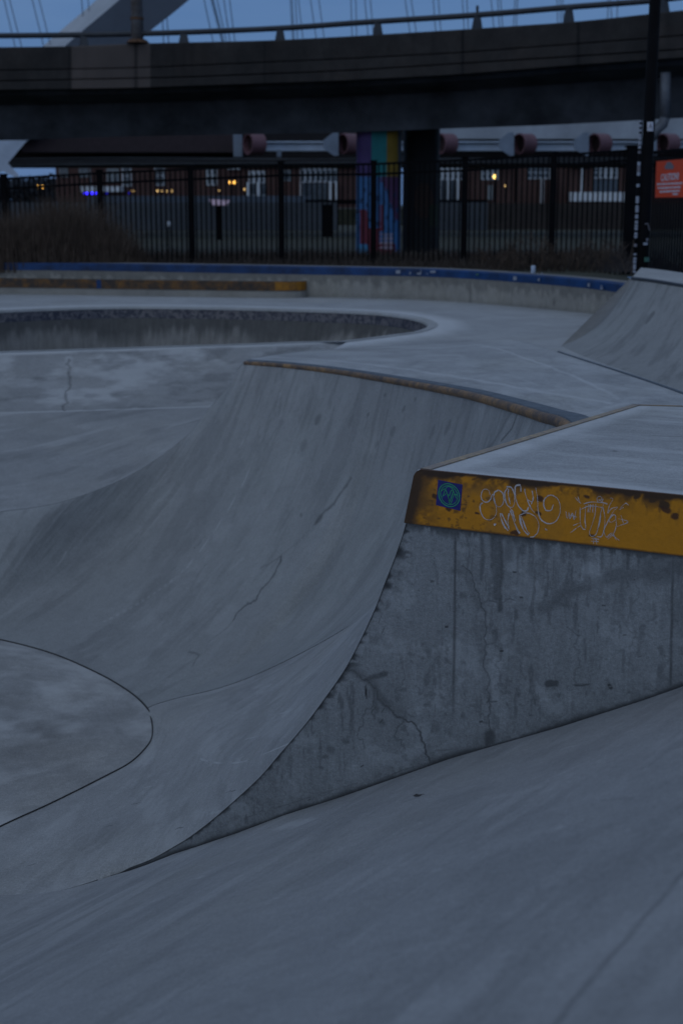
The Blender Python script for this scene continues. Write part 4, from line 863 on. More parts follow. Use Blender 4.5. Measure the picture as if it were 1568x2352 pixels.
# ================================================================== FENCE
FY = 27.6
fence = thing('metal_fence', 'black picket fence running behind the skatepark wall', 'fence', (0, FY, -1.2))
posts = [-205, 8, 228, 437, 645, 858, 1068, 1272, 1457]
tops = {x: y for x, y in zip(posts, [422, 402, 392, 383, 374, 371, 362, 350, 337])}
def ftop(px): return float(np.interp(px, posts, [425, 410, 397, 388, 379, 376, 367, 356, 344]))
def fbot(px): return -1.30
for i, px in enumerate(posts):
    big_p = px == 1457; w = .055 if not big_p else .13
    p = aty(px, tops[px], FY); b = MB(); b.box(p[0] - w, p[0] + w, FY - w, FY + w, fbot(px), p[2]); b.box(p[0] - w * 1.25, p[0] + w * 1.25, FY - w * 1.25, FY + w * 1.25, p[2], p[2] + .03); b.build('fence_post', M['black'], fence)
for a, c in zip(posts[:-1], posts[1:]):
    b = MB(); pa = aty(a, ftop(a), FY); pb = aty(c, ftop(c), FY); dz = 22 / F * FY
    for k in (0, dz): b.bar(pa - [0, 0, k], pb - [0, 0, k], .035, .042)
    b.bar(np.r_[pa[:2], -1.12], np.r_[pb[:2], -1.12], .035, .042); b.bar(np.r_[pa[:2], pa[2] - dz * 2.6], np.r_[pb[:2], pb[2] - dz * 2.6], .02, .02) if False else None
    n = int(round((pb[0] - pa[0]) / .0955))
    for i in range(1, n):
        t = i / n; x = pa[0] * (1 - t) + pb[0] * t; z = pa[2] * (1 - t) + pb[2] * t; b.box(x - .0135, x + .0135, FY - .0135, FY + .0135, fbot(x), z - .005)
    b.build('picket_panel', M['black'], fence)
# the nearer run at the right
f2 = thing('metal_fence', 'black picket fence section carrying the orange caution sign', 'fence', (6, 23, -1.2))
q0 = aty(1470, 352, 24.5); q1 = aty(1900, 312, 18.8)
def q_at(t): return q0 * (1 - t) + q1 * t
b = MB(); dv = np.array([0, 0, .23])
for k in (0, .17, .3): b.bar(q0 - dv * k / .23 * 1., q1 - dv * k / .23, .035, .045)
b.bar(np.r_[q0[:2], -1.05], np.r_[q1[:2], -1.05], .035, .045)
L_ = np.linalg.norm(q1 - q0); n = int(L_ / .098)
for i in range(1, n):
    p = q_at(i / n); b.box(p[0] - .0135, p[0] + .0135, p[1] - .0135, p[1] + .0135, -1.3, p[2])
b.build('picket_panel', M['black'], f2)
for t in (0.02, .62, .99): p = q_at(t); b = MB(); b.box(p[0] - .055, p[0] + .055, p[1] - .055, p[1] + .055, -1.3, p[2] + .1); b.build('fence_post', M['black'], f2)
# caution sign on it
def t_of(px):
    r = ray(px, 400); d = (q1 - q0)[:2]; M2 = np.array([[r[0], -d[0]], [r[1], -d[1]]]); k, t = np.linalg.solve(M2, q0[:2]); return k, t
fd = unit(np.r_[(q1 - q0)[:2], 0]); fnn = np.array([fd[1], -fd[0], 0.]); fnn = fnn if fnn[1] < 0 else -fnn
def onf(px, py, off=.03): k, t = t_of(px); r = ray(px, py); return r * (((q0[:2] + fnn[:2] * off) @ fnn[:2]) / (r[:2] @ fnn[:2]))
cn = [(1507, 370), (1572, 364), (1572, 452), (1504, 453)]
sg = thing('caution_sign', 'orange caution sign tied to the fence beside the black pole', 'sign', tuple(onf(1507, 453)))
b = MB(); b.add([onf(x, y, .03) for x, y in cn] + [onf(x, y, .026) for x, y in cn], [(0, 1, 2, 3), (7, 6, 5, 4), (0, 4, 5, 1), (1, 5, 6, 2), (2, 6, 7, 3), (3, 7, 4, 0)]); b.build('sign_panel', M['orange'], sg)
bpy.ops.object.select_all(action='DESELECT') if bpy.ops.object.select_all.poll() else None
def text(s, name, mat, par, p0, xdir, size, wscale=1., bold=.0, align='CENTER'):
    cu = bpy.data.curves.new(name, 'FONT'); cu.body = s; cu.size = size; cu.align_x = align; cu.extrude = .0008; cu.offset = bold; cu.resolution_u = 3
    t = bpy.data.objects.new(name, cu); C.objects.link(t); dg = bpy.context.evaluated_depsgraph_get(); me = bpy.data.meshes.new_from_object(t.evaluated_get(dg)); C.objects.unlink(t); bpy.data.objects.remove(t)
    xd = np.array(xdir); yd = np.array([0, 0, 1.]); nd = np.cross(xd, yd); V = np.zeros(len(me.vertices) * 3); me.vertices.foreach_get('co', V); V = V.reshape(-1, 3)
    Wd = np.array(p0) + V[:, :1] * wscale * xd + V[:, 1:2] * yd + V[:, 2:3] * nd; fs = [list(p.vertices) for p in me.polygons]; return mesh(name, Wd, fs, mat, par)
txd = unit(onf(1568, 400) - onf(1507, 406)); 
text('CAUTION!', 'sign_text', M['signwhite'], sg, onf(1537.5, 413.5, .034), txd, .155, .90, .003)
for s, y in (('KEEP OUT OF BOWL WHEN WET', 423), ('HELMETS AND PADS MUST', 430.5), ('BE WORN IN PARK', 438)): pass
b = MB()
for y, w in ((421, 58), (430, 55), (438.5, 46)):   # lines of small print, too small to be read in the picture: rows of word-length strokes
    x = 1537.5 - w / 2
    while x < 1537.5 + w / 2 - 2:
        l = min(random.uniform(3.5, 8), 1537.5 + w / 2 - x); dy = -(x - 1537) * .05
        b.add([onf(x, y + dy - 2.2, .034), onf(x + l, y + dy - 2.2, .034), onf(x + l, y + dy + 2.2, .034), onf(x, y + dy + 2.2, .034)], [(0, 1, 2, 3)]); x += l + 1.3
x = 1544
b.add([onf(1544, 443.5, .034), onf(1556, 443, .034), onf(1556, 446.5, .034), onf(1544, 447, .034)], [(0, 1, 2, 3)])
b.build('sign_print', M['signwhite'], sg)
b = MB()
hat = [(1527, 388), (1525, 380), (1529, 378), (1529, 374), (1533, 371), (1539, 371), (1543, 374), (1544, 378), (1548, 380), (1545, 388)]
b.add([onf(x, y, .034) for x, y in hat], [tuple(range(len(hat)))[::-1]]); b.build('sign_emblem', M['signgrey'], sg)
# ------------------------------------------------------------------ black pole with stickers
PY = 19.; pole = thing('lamp_post', 'tall black pole covered in stickers in front of the fence', 'pole', tuple(aty(1472, 640, PY)))
pb = aty(1470, 655, PY); ptop = aty(1500, -60, PY); ptop[0] = pb[0] + .03
b = MB(); b.tube([np.r_[pb[:2], -1.5], np.r_[pb[0] + .01, PY, -1.0], ptop], [.082, .08, .072], 20); b.build('post', M['black'], pole, True)
th_x = -.095
b = MB(); b.tube([(pb[0] + th_x, PY - .03, -1.4), (pb[0] + th_x + .006, PY - .03, aty(1480, 275, PY)[2])], .02, 10); strap = b.build('conduit', M['black'], pole, True)
y = 276; 
while y < 628:
    hgt = random.choice([4, 6, 7, 9, 12, 16]); 
    if random.random() < .78:
        z0 = aty(1470, y + hgt, PY)[2]; z1 = aty(1470, y, PY)[2]; x = pb[0] + th_x + .003; b = MB(); b.tube([(x, PY - .03, z0), (x, PY - .03, z1)], .0215, 10, cap=False)
        b.build('sticker', random.choice([M['sticker'], M['sticker'], M['signgrey'], M['stickerg'] if y > 560 else M['sticker'], M['sticker']]), pole)
    y += hgt + random.choice([1, 2, 5])
def onpole(x, y): p = aty(x, y, PY); dx = p[0] - (pb[0] + .015); return np.array([p[0], PY - math.sqrt(max(.083 ** 2 - dx * dx, .0001)) - .002, p[2]])
def polestick(x0, y0, x1, y1, mat):
    xs = np.linspace(x0, x1, 6); V = [onpole(x, y) for x in xs for y in (y0, y1)]; return mesh('sticker', V, gridfaces(6, 2), mat, pole)
polestick(1483, 280, 1497, 301, M['signwhite']); polestick(1480, 546, 1486, 553, M['signgrey']); polestick(1476, 590, 1490, 600, M['stickerg'])
s_t = [([(1486, 297), (1490, 284), (1494, 297)], 1), ([(1487, 291), (1494, 291)], 1)]
b = MB()
for pts_, _ in s_t:
    for (xa, ya), (xb, yb) in zip(pts_[:-1], pts_[1:]): pa_, pb_ = onpole(xa, ya) - [0, .003, 0], onpole(xb, yb) - [0, .003, 0]; b.bar(pa_, pb_, .006, .006, up=(0, 1, 0))
b.build('sticker_emblem', M['signgrey'], pole)
b = MB(); 
for (xa, ya), (xb, yb) in (((1477, 514), (1484, 512)), ((1484, 512), (1489, 528))): b.bar(onpole(xa, ya) - [0, .003, 0], onpole(xb, yb) - [0, .003, 0], .012, .005, up=(0, 1, 0))
b.build('sticker', M['signgrey'], pole)
polestick(1474, 556, 1484, 562, M['sticker'])

# ================================================================== VEGETATION
def blades(name, n, xr, yr, hfn, mat, lean=.35, w=.010, label='', seg=3):
    b = MB(); r = random.Random(hash(name) % 1000 + n)
    r = random.Random(n)
    for i in range(n):
        x = r.uniform(*xr); y = r.uniform(*yr); h = hfn(x, r); z = -1.15 - .0; a = r.uniform(0, 6.28); l = r.uniform(.05, lean) * h; V = []
        ww = w * r.uniform(.6, 1.4); ca, sa = math.cos(a), math.sin(a); b0 = len(b.V)
        for k in range(seg + 1):
            t = k / seg; cx_, cy_ = x + ca * l * t * t, y + sa * l * t * t; zz = z + h * (t - .12 * t * t); hw = ww * (1 - t * .85)
            b.V.append((cx_ - hw, cy_ + hw * .3, zz)); b.V.append((cx_ + hw, cy_ - hw * .3, zz))
        for k in range(seg): b.F.append([b0 + 2 * k, b0 + 2 * k + 1, b0 + 2 * k + 3, b0 + 2 * k + 2])
    return b.build(name, mat)
xl = aty(-300, 600, 25.8)[0]; xr_ = aty(350, 600, 25.8)[0]
def hl_(x, r):
    px = 784 + x / 25.8 * F; e = 1.2 * (1 - max(0, (px - 190) / 170) ** 1.6 if px > 190 else 1) * (1 - .12 * max(0, (60 - px) / 100)); return max(.15, e) * (r.uniform(.45, 1.08) if r.random() > .05 else r.uniform(1.05, 1.3)) * (1 + .12 * math.sin(x * 2.3) + .08 * math.sin(x * 6.1))
g = blades('tall_grass', 15000, (xl, xr_), (25.0, 27.0), hl_, M['dry'], .55, .0065); tag(g, 'clump of tall dry brown grass in front of the fence', 'grass', kind='stuff')
xa, xb = aty(330, 600, 25)[0], aty(1600, 600, 25)[0]
def hs(x, r): return r.uniform(.06, .26)
g = blades('low_grass', 14000, (xa - 4, xb), (25.2, 33), hs, M['twig'], .7, .008); tag(g, 'low scrubby grass round the fence foot', 'grass', kind='stuff')
# dead brush: branching twigs
def brush(cx0, cx1, n, hmax, seed):
    b = MB(); r = random.Random(seed)
    def tw(p, d, l, rad, dep):
        q = p + d * l; b.bar(p, q, rad * 2, rad * 2, up=(.1, 1, .05))
        if dep > 0:
            for _ in range(r.choice([2, 3])): nd = unit(d + np.array([r.gauss(0, .5), r.gauss(0, .4), r.gauss(.1, .3)])); tw(p + d * l * r.uniform(.4, 1), nd, l * r.uniform(.5, .8), rad * .65, dep - 1)
    for i in range(n):
        x = r.uniform(cx0, cx1); tw(np.array([x, r.uniform(24.2, 26.2), -1.15]), unit([r.gauss(0, .5), r.gauss(0, .3), 1]), hmax * r.uniform(.2, .45), .006, 3)
    return b
xa = aty(1110, 600, 25)[0]; xb = aty(1450, 600, 25)[0]
b = brush(xa, xb, 95, .85, 5); tag(b.build('dead_brush', M['dry']), 'tangle of dead brown brush growing by the fence', 'bush', kind='stuff')
xa = aty(1330, 600, 25)[0]; b = brush(xa, xb + 1.5, 40, .6, 8); o = b.build('dead_brush', M['twig']); tag(o, 'low dark brush at the foot of the sticker pole', 'bush', kind='stuff')

# ================================================================== THE OVERPASS
ov_ = thing('overpass', 'dark curved concrete overpass crossing above the fence', 'overpass', (0, 36, -1.3))
OX = np.linspace(-420, 2050, 160)
def oy(px): return float(np.interp(px, [-420, 0, 784, 1568, 2050], [39.5, 37.6, 36.2, 33.8, 31.8]))
cur = {'top': [(-420, 110), (0, 107), (165, 105), (330, 98), (610, 92), (784, 83), (1064, 66), (1329, 48), (1568, 22), (2050, -36)],
       'g1': [(-420, 166), (0, 161), (300, 156), (784, 135), (1050, 121), (1482, 88), (2050, 40)], 'g2': [(-420, 190), (0, 185), (400, 177), (784, 162), (1482, 118), (2050, 78)],
       'bot': [(-420, 212), (0, 207), (290, 203), (784, 186), (1050, 172), (1320, 150), (1568, 133), (2050, 96)], 'gb': [(-420, 330), (0, 322), (300, 312), (784, 304), (984, 296), (1270, 286), (1568, 270), (2050, 236)]}
def cv(k, px): a = np.array(cur[k], float); return float(np.interp(px, a[:, 0], a[:, 1]))
def smc(k):
    a = np.array([cv(k, x) for x in OX]); kk = np.ones(9) / 9; return np.convolve(np.pad(a, 4, mode='edge'), kk, 'valid')
Cs = {k: smc(k) for k in cur}
rows = []; grows = []; soff = []
for i, px in enumerate(OX):
    Yc = oy(px); q = lambda k, d=0.: aty(px, Cs[k][i], Yc + d)
    tpt = q('top'); g1 = q('g1'); g2 = q('g2'); bt_ = q('bot')
    def at(p, dy, z): return np.array([p[0] * (Yc + dy) / Yc, Yc + dy, z])
    rows.append([at(tpt, .28, tpt[2] - .9), at(tpt, .28, tpt[2]), at(tpt, .03, tpt[2]), at(tpt, .0, tpt[2] - .03), at(g1, .04, g1[2] + .03), at(g1, .09, g1[2] + .02), at(g1, .09, g1[2] - .0), at(g1, -.02, g1[2] - .02), at(g2, -.02, g2[2] + .02), at(g2, .05, g2[2] + .015), at(g2, .05, g2[2] - .01), at(g2, -.05, g2[2] - .025), at(bt_, -.05, bt_[2] + .02), at(bt_, .0, bt_[2]), at(bt_, .75, bt_[2] + .06)])
    gm_ = aty(px, Cs['gb'][i] * .30 + Cs['bot'][i] * .70, Yc + 2.2); gb = aty(px, Cs['gb'][i], Yc + 2.45); grows.append([at(bt_, .75, bt_[2] + .05), at(bt_, .85, bt_[2] - .06), gm_, gm_ + [0, .02, -.02], gb, gb + [0, 1.8, .10], at(bt_, 5.6, bt_[2] + .1), at(bt_, 5.6, tpt[2])])
R3 = np.array(rows); R3f = np.stack([even(R3[:, j], 700) if False else np.stack([np.interp(np.linspace(0, 159, 700), np.arange(160), R3[:, j, k]) for k in range(3)], 1) for j in range(15)], 1)
cols = []; segs = [1, 1, 1, 14, 1, 1, 1, 8, 1, 1, 1, 6, 1, 1]
for j in range(14):
    for s2 in range(segs[j]): t = s2 / segs[j]; cols.append(R3f[:, j] * (1 - t) + R3f[:, j + 1] * t)
cols.append(R3f[:, 14]); OV = Sheet(np.stack(cols, 1)); pxs = OV.px[..., 0]
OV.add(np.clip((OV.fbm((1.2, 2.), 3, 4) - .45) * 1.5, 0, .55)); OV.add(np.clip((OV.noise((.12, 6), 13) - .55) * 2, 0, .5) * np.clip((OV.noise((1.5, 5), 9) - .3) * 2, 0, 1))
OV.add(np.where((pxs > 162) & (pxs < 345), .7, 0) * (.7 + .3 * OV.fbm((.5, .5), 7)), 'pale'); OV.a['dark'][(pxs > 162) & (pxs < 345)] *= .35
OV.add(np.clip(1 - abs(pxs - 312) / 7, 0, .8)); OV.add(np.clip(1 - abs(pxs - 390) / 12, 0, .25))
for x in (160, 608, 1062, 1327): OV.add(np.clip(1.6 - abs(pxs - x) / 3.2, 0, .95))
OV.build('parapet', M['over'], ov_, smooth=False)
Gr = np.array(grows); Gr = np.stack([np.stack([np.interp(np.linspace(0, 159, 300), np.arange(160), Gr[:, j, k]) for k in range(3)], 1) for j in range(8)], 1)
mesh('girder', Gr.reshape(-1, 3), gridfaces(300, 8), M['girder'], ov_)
# road on top (unseen from here, closes the deck)
mesh('road_deck', np.stack([R3[:, 0], Gr[::300 // 160 + 1][:160, 7] if False else R3[:, 0] + [0, 5.3, 0]], 1).reshape(-1, 3), gridfaces(160, 2), M['over'], ov_)
# rail
rl = cr([aty(x, y, oy(x) + .12) for x, y in [(-420, 84), (0, 81), (180, 79), (400, 74), (640, 64), (784, 54), (870, 48), (1100, 33), (1312, 15), (1480, 2), (1568, -8), (2050, -64)]], 200)
b = MB(); b.tube(rl, .068, 10); b.build('hand_rail', M['rail'], ov_, True)
for x in (-40, 191, 416, 641, 870, 1099, 1312, 1527, 1760):
    i = int(np.argmin(abs(proj(rl)[:, 0] - x))); p = rl[i]; zt2 = aty(x, cv('top', x), oy(x))[2]; b = MB()
    V = [(p[0] - .13, p[1] - .08, zt2 - .02), (p[0] + .13, p[1] - .08, zt2 - .02), (p[0] + .13, p[1] + .08, zt2 - .02), (p[0] - .13, p[1] + .08, zt2 - .02), (p[0] - .07, p[1] - .05, p[2]), (p[0] + .07, p[1] - .05, p[2]), (p[0] + .07, p[1] + .05, p[2]), (p[0] - .07, p[1] + .05, p[2])]
    b.add(V, [(0, 1, 5, 4), (1, 2, 6, 5), (2, 3, 7, 6), (3, 0, 4, 7), (4, 5, 6, 7)]); b.build('rail_post', M['rail'], ov_)
x = 1099; p = rl[int(np.argmin(abs(proj(rl)[:, 0] - x)))]; b = MB(); b.box(p[0] - .03, p[0] + .03, p[1] - .03, p[1] + .03, p[2], aty(x, 12, p[1])[2]); b.build('rail_spike', M['rail'], ov_)
# stub post on the parapet
st_ = thing('street_lamp', 'rust streaked grey lamp column standing on the overpass parapet', 'lamp post', tuple(aty(316, 98, oy(316) + .1)))
p = aty(316, 98, oy(316) + .12); pt_ = aty(316, 4, oy(316) + .12); pt_[0] = p[0]
b = MB(); b.tube([p, p + [0, 0, .08]], [.30, .22], 12); b.build('base', M['rusty'], st_)
b = MB(); b.tube([p + [0, 0, .06], p + [0, 0, 3.2]], [.155, .135], 16); b.build('column', plain('streaked_grey_paint', (.32, .32, .33), .6, var=.3, scale=2.5, var2=(.06, .04, .03)), st_, True)
b = MB(); 
b.tube([p + [0, 0, .55], p + [0, 0, .61]], [.17, .17], 16); b.build('band', M['rusty'], st_)
# drain pipe at the right
b = MB(); b.tube([aty(1528, 165, 34.2), aty(1527, 270, 34.3)], .12, 12); b.tube([aty(1527, 268, 34.3), aty(1522, 284, 34.3), aty(1508, 296, 34.3), aty(1494, 318, 34.3)], .12, 12); b.build('drain_pipe', plain('weathered_pipe', (.11, .12, .14), .6), ov_, True)
# pillars
def pillar(x0, x1, Y, col, z0=-1.4):
    a = aty(x0, 400, Y)[0]; c2 = aty(x1, 400, Y)[0]; r = (c2 - a) / 2; cx_ = (a + c2) / 2; zt2 = aty(x0, 300, Y)[2] + .3; n = 160; mz = 150
    th_ = np.linspace(0, 2 * math.pi, n); ex = .55
    X_ = cx_ + r * np.sign(np.cos(th_)) * abs(np.cos(th_)) ** ex; Y_ = Y + r * np.sign(np.sin(th_)) * abs(np.sin(th_)) ** ex; G = np.zeros((n, mz, 3))
    for j in range(mz): G[:, j, 0] = X_; G[:, j, 1] = Y_; G[:, j, 2] = z0 + (zt2 - z0) * j / (mz - 1)
    cl = col(G, a, c2) * 1.25; return mesh('pillar', G.reshape(-1, 3), gridfaces(n, mz), M['mural'], ov_, True, None, {'Col': cl.reshape(-1, 3)})
def mural(G, a, c2):
    q = proj(G); x = q[..., 0]; y = q[..., 1]; col = np.zeros(G.shape)
    def put(m, c): col[m] = c
    put(x < 852, (.060, .035, .14)); put((x >= 852) & (x < 889), (.012, .19, .20)); put((x >= 889), (.22, .14, .01)); put(x > 914, (.06, .06, .07))
    curve = 400 + np.clip((x - 868) / 40, 0, 1) ** 1.3 * 105
    put(y > 404, (.08, .03, .09)); put((y > 404) & (y > curve), (.04, .14, .33)); put(y > 550, (.04, .14, .33))
    dk = ((np.sin(x * .35 + y * .11) + np.sin(y * .21 - x * .13)) > 1.15) & (y > 430) & (y < 530); put(dk, (.012, .045, .12))
    put((x > 826) & (x < 842 + (y - 480) * .12) & (y > 480) & (y < 560), (.12, .012, .03)); put((x > 842) & (x < 870) & (y > 524), (.14, .014, .03)); put((x > 868) & (x < 878) & (y > 470) & (y < 530), (.14, .014, .03))
    put((x > 876) & (x < 908) & (y > 560), (.13, .012, .028)); put((x > 866) & (x < 904) & (y > 536) & (y < 572) & (np.sin(x * .8) + np.sin(y * .6) > -.3), (.34, .28, .34)); put((x > 822) & (x < 848) & (y > 562), (.04, .18, .34))
    put((x > 918), (.05, .055, .06)); return col
pm = pillar(818, 921, 39.4, mural); pm['label'] = 'pillar painted with a purple, teal, yellow and blue mural'
def dark(G, a, c2):  # near-black base colour carries the deep shade on this pillar
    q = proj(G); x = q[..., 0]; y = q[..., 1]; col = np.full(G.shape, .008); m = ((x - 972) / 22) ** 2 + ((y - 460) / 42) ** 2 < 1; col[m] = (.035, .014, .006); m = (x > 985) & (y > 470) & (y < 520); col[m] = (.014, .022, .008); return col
p2 = pillar(925, 1008, 41.0, dark); p2['label'] = 'pillar coloured near black for its deep shade, with a dull orange patch'

# ================================================================== ARCH BRIDGE BEHIND
br = thing('arch_bridge', 'pale steel arch bridge with thin hanger cables behind the overpass', 'bridge', (-10, 60, -1.3))
BY = 60.
def A3(px, py, Y=BY): return aty(px, py, Y)
# arch rib: box section seen on its side and its top
lt = [(-140, 325), (100, 104), (220, 0), (420, -180)]; md = [(-95, 325), (150, 104), (272, 0), (480, -180)]; rt = [(62, 325), (305, 104), (432, 0), (660, -200)]
P1_ = cr([A3(x, y, BY + 4) for x, y in lt], 60); P2_ = cr([A3(x, y, BY) for x, y in md], 60); P3_ = cr([A3(x, y, BY + .8) for x, y in rt], 60); P4_ = P3_ + (P1_ - P2_)
mesh('arch_rib', np.stack([P1_, P2_], 1).reshape(-1, 3), gridfaces(60, 2), M['arch'], br, True)
mesh('arch_web', np.stack([P2_, P3_, P4_, P1_], 1).reshape(-1, 3), gridfaces(60, 4), M['arch_shaded'], br)
foot = [(-60, 320), (62, 322), (18, 374), (44, 402), (38, 408), (6, 392), (-20, 410), (-60, 410)]
V = [A3(x, y, 55.) for x, y in foot] + [A3(x, y, 57) for x, y in foot]; n = len(foot)
mesh('arch_foot', V, [tuple(range(n))[::-1], tuple(range(n, 2 * n))] + [(i, (i + 1) % n, n + (i + 1) % n, n + i) for i in range(n)], M['white'], br)
hang = [(11, 35), (24, 50), (76, 101), (92, 117), (188, 196), (203, 211), (372, 376), (381, 388), (470, 492), (487, 513), (491, 517), (500, 523), (515, 530), (528, 541), (667, 673), (671, 676), (679, 684), (686, 698), (714, 729), (733, 747), (806, 809), (817, 819), (838, 848), (851, 860), (931, 946), (945, 961), (995, 1003), (1007, 1015), (1062, 1068), (1072, 1077), (1128, 1138), (1143, 1150), (1150, 1157), (1182, 1176), (1188, 1183), (1279, 1282), (1286, 1290), (1292, 1296), (1396, 1393), (1402, 1408), (1418, 1414)]
for x0, x1 in hang:
    a = A3(x0 - (x1 - x0) * 2.2, -220, BY + 3); c3 = A3(x1 + (x1 - x0) * .9, 200, BY + 3); b = MB(); r = .020 if x0 not in (487, 491) else .026; b.tube([a, c3], r, 6); b.build('hanger_cable', M['cable'], br)
# deck: dark box
b = MB(); x0 = A3(-420, 300)[0]; x1 = A3(1960, 300)[0]; z1 = A3(784, 300)[2]; zm = A3(784, 346)[2]; z0 = A3(784, 374)[2]
b.box(x0, x1, BY + 3, BY + 8, z0 + .0, z1 + .6); b.build('bridge_deck', M['darkdeck'], br)
b = MB(); b.box(A3(30, 300)[0], A3(540, 300)[0], BY + 1.5, BY + 2.95, zm, z1 + .4); b.build('edge_beam', plain('dull_purple_beam', (.030, .018, .022), .7), br)
for (ya, yb, yy, r) in ((362, 366, 58.3, .028), (368, 364, 58, .028), (374, 371, 57.6, .032), (377, 374, 58.5, .036)):
    b = MB(); b.tube(cr([A3(-200, ya + 6, yy), A3(300, ya, yy), A3(900, yb, yy), A3(1700, yb - 2, yy)], 30), r, 6); b.build('service_pipe', M['rail'], br)
b = MB(); b.box(A3(600, 300)[0], A3(1960, 300)[0], BY + 1.2, BY + 1.6, A3(784, 343)[2], A3(784, 323)[2]); b.box(A3(600, 300)[0], A3(1960, 300)[0], BY + 1.0, BY + 1.75, A3(784, 324)[2], A3(784, 321)[2]); b.build('edge_beam', M['white'], br)
b = MB(); b.box(A3(992, 300)[0], A3(1960, 300)[0], BY + 2., BY + 2.3, A3(784, 313)[2], A3(784, 262)[2]); b.build('fascia_panel', plain('pale_panel', (.30, .32, .345), .7, var=.2, scale=.6), br)
b = MB(); b.box(A3(533, 300)[0], A3(553, 300)[0], BY + .5, BY + .9, A3(784, 358)[2], A3(784, 300)[2]); b.build('support', M['bracket'], br)
b = MB(); b.box(A3(633, 300)[0], A3(643, 300)[0], BY + .8, BY + 1.1, A3(784, 358)[2], A3(784, 342)[2]); b.build('support', M['bracket'], br)
for cx_, gs in ((583, False), (800, True), (1022, False), (1203, True), (1375, True), (1531, True)):
    ctr = A3(cx_, 330, BY); r = 23 / F * BY; ax = unit([-.82, -.57, 0]); b = MB()
    a0, a1 = ctr - ax * .36 + [0, 0, 0], ctr + ax * .30; n = 28; up = np.array([0, 0, 1.]); sx = np.cross(ax, up); V = []
    for rr, p in ((r, a0), (r, a1), (r * .86, a1), (r * .86, a0)): V += [p + rr * (math.cos(t) * sx + math.sin(t) * up) for t in np.linspace(0, 2 * math.pi, n, endpoint=False)]
    b.add(V, [(k * n + i, k * n + (i + 1) % n, (k + 1) * n + (i + 1) % n, (k + 1) * n + i) for k in range(3) for i in range(n)]); b.build('pipe_collar', M['pink'], br, False)
    b = MB(); V = [a1 - ax * .25 + r * .85 * (math.cos(t) * sx + math.sin(t) * up) for t in np.linspace(0, 2 * math.pi, n, endpoint=False)]; b.add(V, [tuple(range(n))]); b.build('collar_shade_disc', plain('dark_plum', (.03, .014, .016), .8), br)  # dark disc inside the open collar stands in for its interior shade
    if gs:
        gx = cx_ - 33
        pl_ = [(gx - 26, 322), (gx - 2, 303), (gx + 10, 303), (gx + 10, 357), (gx, 357), (gx - 24, 341)]; V = [A3(x, y, BY - .5) for x, y in pl_] + [A3(x, y, BY + .1) for x, y in pl_]; n = 6
        mesh('gusset', V, [tuple(range(6))[::-1], tuple(range(6, 12))] + [(i, (i + 1) % 6, 6 + (i + 1) % 6, 6 + i) for i in range(6)], M['bracket'], br)

# ================================================================== FAR SIDE: retaining wall, terrace, houses, trees
def zY(py, Y): return aty(784, py, Y)[2]
def xY(px, Y): return aty(px, 450, Y)[0]
RW = thing('retaining_wall', 'long pale grey retaining wall beyond the fence', 'wall', (xY(600, 75), 75, GZ))
def wallbox(nm, px0, px1, py0, py1, Y, mat, par, th=.4):
    b = MB(); b.box(xY(px0, Y), xY(px1, Y), Y, Y + th, zY(py1, Y), zY(py0, Y)); return b.build(nm, mat, par)
M['paleg'] = plain('pale_grey_render', (.085, .100, .118), .8, var=.2, scale=.4)
M['curb'] = plain('pale_kerb', (.26, .27, .27), .8)
wallbox('wall_face', -300, 775, 464, 545, 75, M['paleg'], RW); wallbox('wall_foot', -300, 775, 538, 544, 74.8, M['curb'], RW, .19)
RW2 = thing('retaining_wall', 'second stretch of the pale grey retaining wall, right of the mural pillar', 'wall', (xY(1060, 75), 75, GZ))
wallbox('wall_face', 990, 1120, 464, 545, 75, M['paleg'], RW2); wallbox('wall_foot', 990, 1120, 537, 543, 74.8, M['curb'], RW2, .19)
RW3 = thing('retaining_wall', 'dark brownish wall behind the brush on the right', 'wall', (xY(1350, 78), 78, GZ))
wallbox('wall_face', 1115, 2400, 466, 545, 78, plain('brown_wall', (.055, .045, .04), .9, var=.5, scale=.25), RW3)
up = thing('upper_wall', 'low bluish wall above the retaining wall', 'wall', (xY(450, 92), 92, 0))
wallbox('wall_face', 200, 715, 449, 470, 92, plain('bluish_wall', (.07, .09, .12), .8, var=.3, scale=.3), up)
rl2 = thing('terrace_railing', 'black railing along the terrace below the houses', 'railing', (xY(800, 76), 76, .1))
for a0, a1 in ((700, 860), (985, 1120)):
    b = MB(); b.box(xY(a0, 76), xY(a1, 76), 76, 76.1, zY(468, 76), zY(458, 76)); b.build('rail_panel', M['black'], rl2)
b = MB(); b.box(-900, 900, 96, 2400, -1.3, -.25); tag(b.build('terrain', M['grass']), 'higher ground under the houses', kind='structure')
wb2 = thing('storage_box', 'dark box standing before the retaining wall left of the pillar', 'box', (xY(753, 60), 60, GZ))
b = MB(); b.box(xY(741, 60), xY(762, 60), 60, 61, GZ, zY(470, 60)); b.build('case', M['black'], wb2); b = MB(); b.box(xY(739, 60), xY(764, 60), 59.9, 61.1, zY(470, 60), zY(467, 60)); b.build('lid', M['rail'], wb2)
# interpretive board
ib = thing('information_board', 'slanted pinkish information board on a black post beyond the fence', 'sign', (xY(500, 55), 55, GZ))
b = MB(); b.box(xY(496, 55), xY(506, 55), 55, 55.15, GZ, zY(470, 55)); b.build('post', M['black'], ib)
b = MB(); p = [aty(480, 457, 55.), aty(527, 459, 55.), aty(522, 469, 54.6), aty(488, 469, 54.6)]; b.add(p + [q - np.array([0, 0, .04]) for q in p], [(0, 1, 2, 3)[::-1], (4, 5, 6, 7), (0, 1, 5, 4), (1, 2, 6, 5), (2, 3, 7, 6), (3, 0, 4, 7)]); b.build('board_panel', plain('board_print', (.62, .42, .48), .5, var=.4, scale=3), ib)
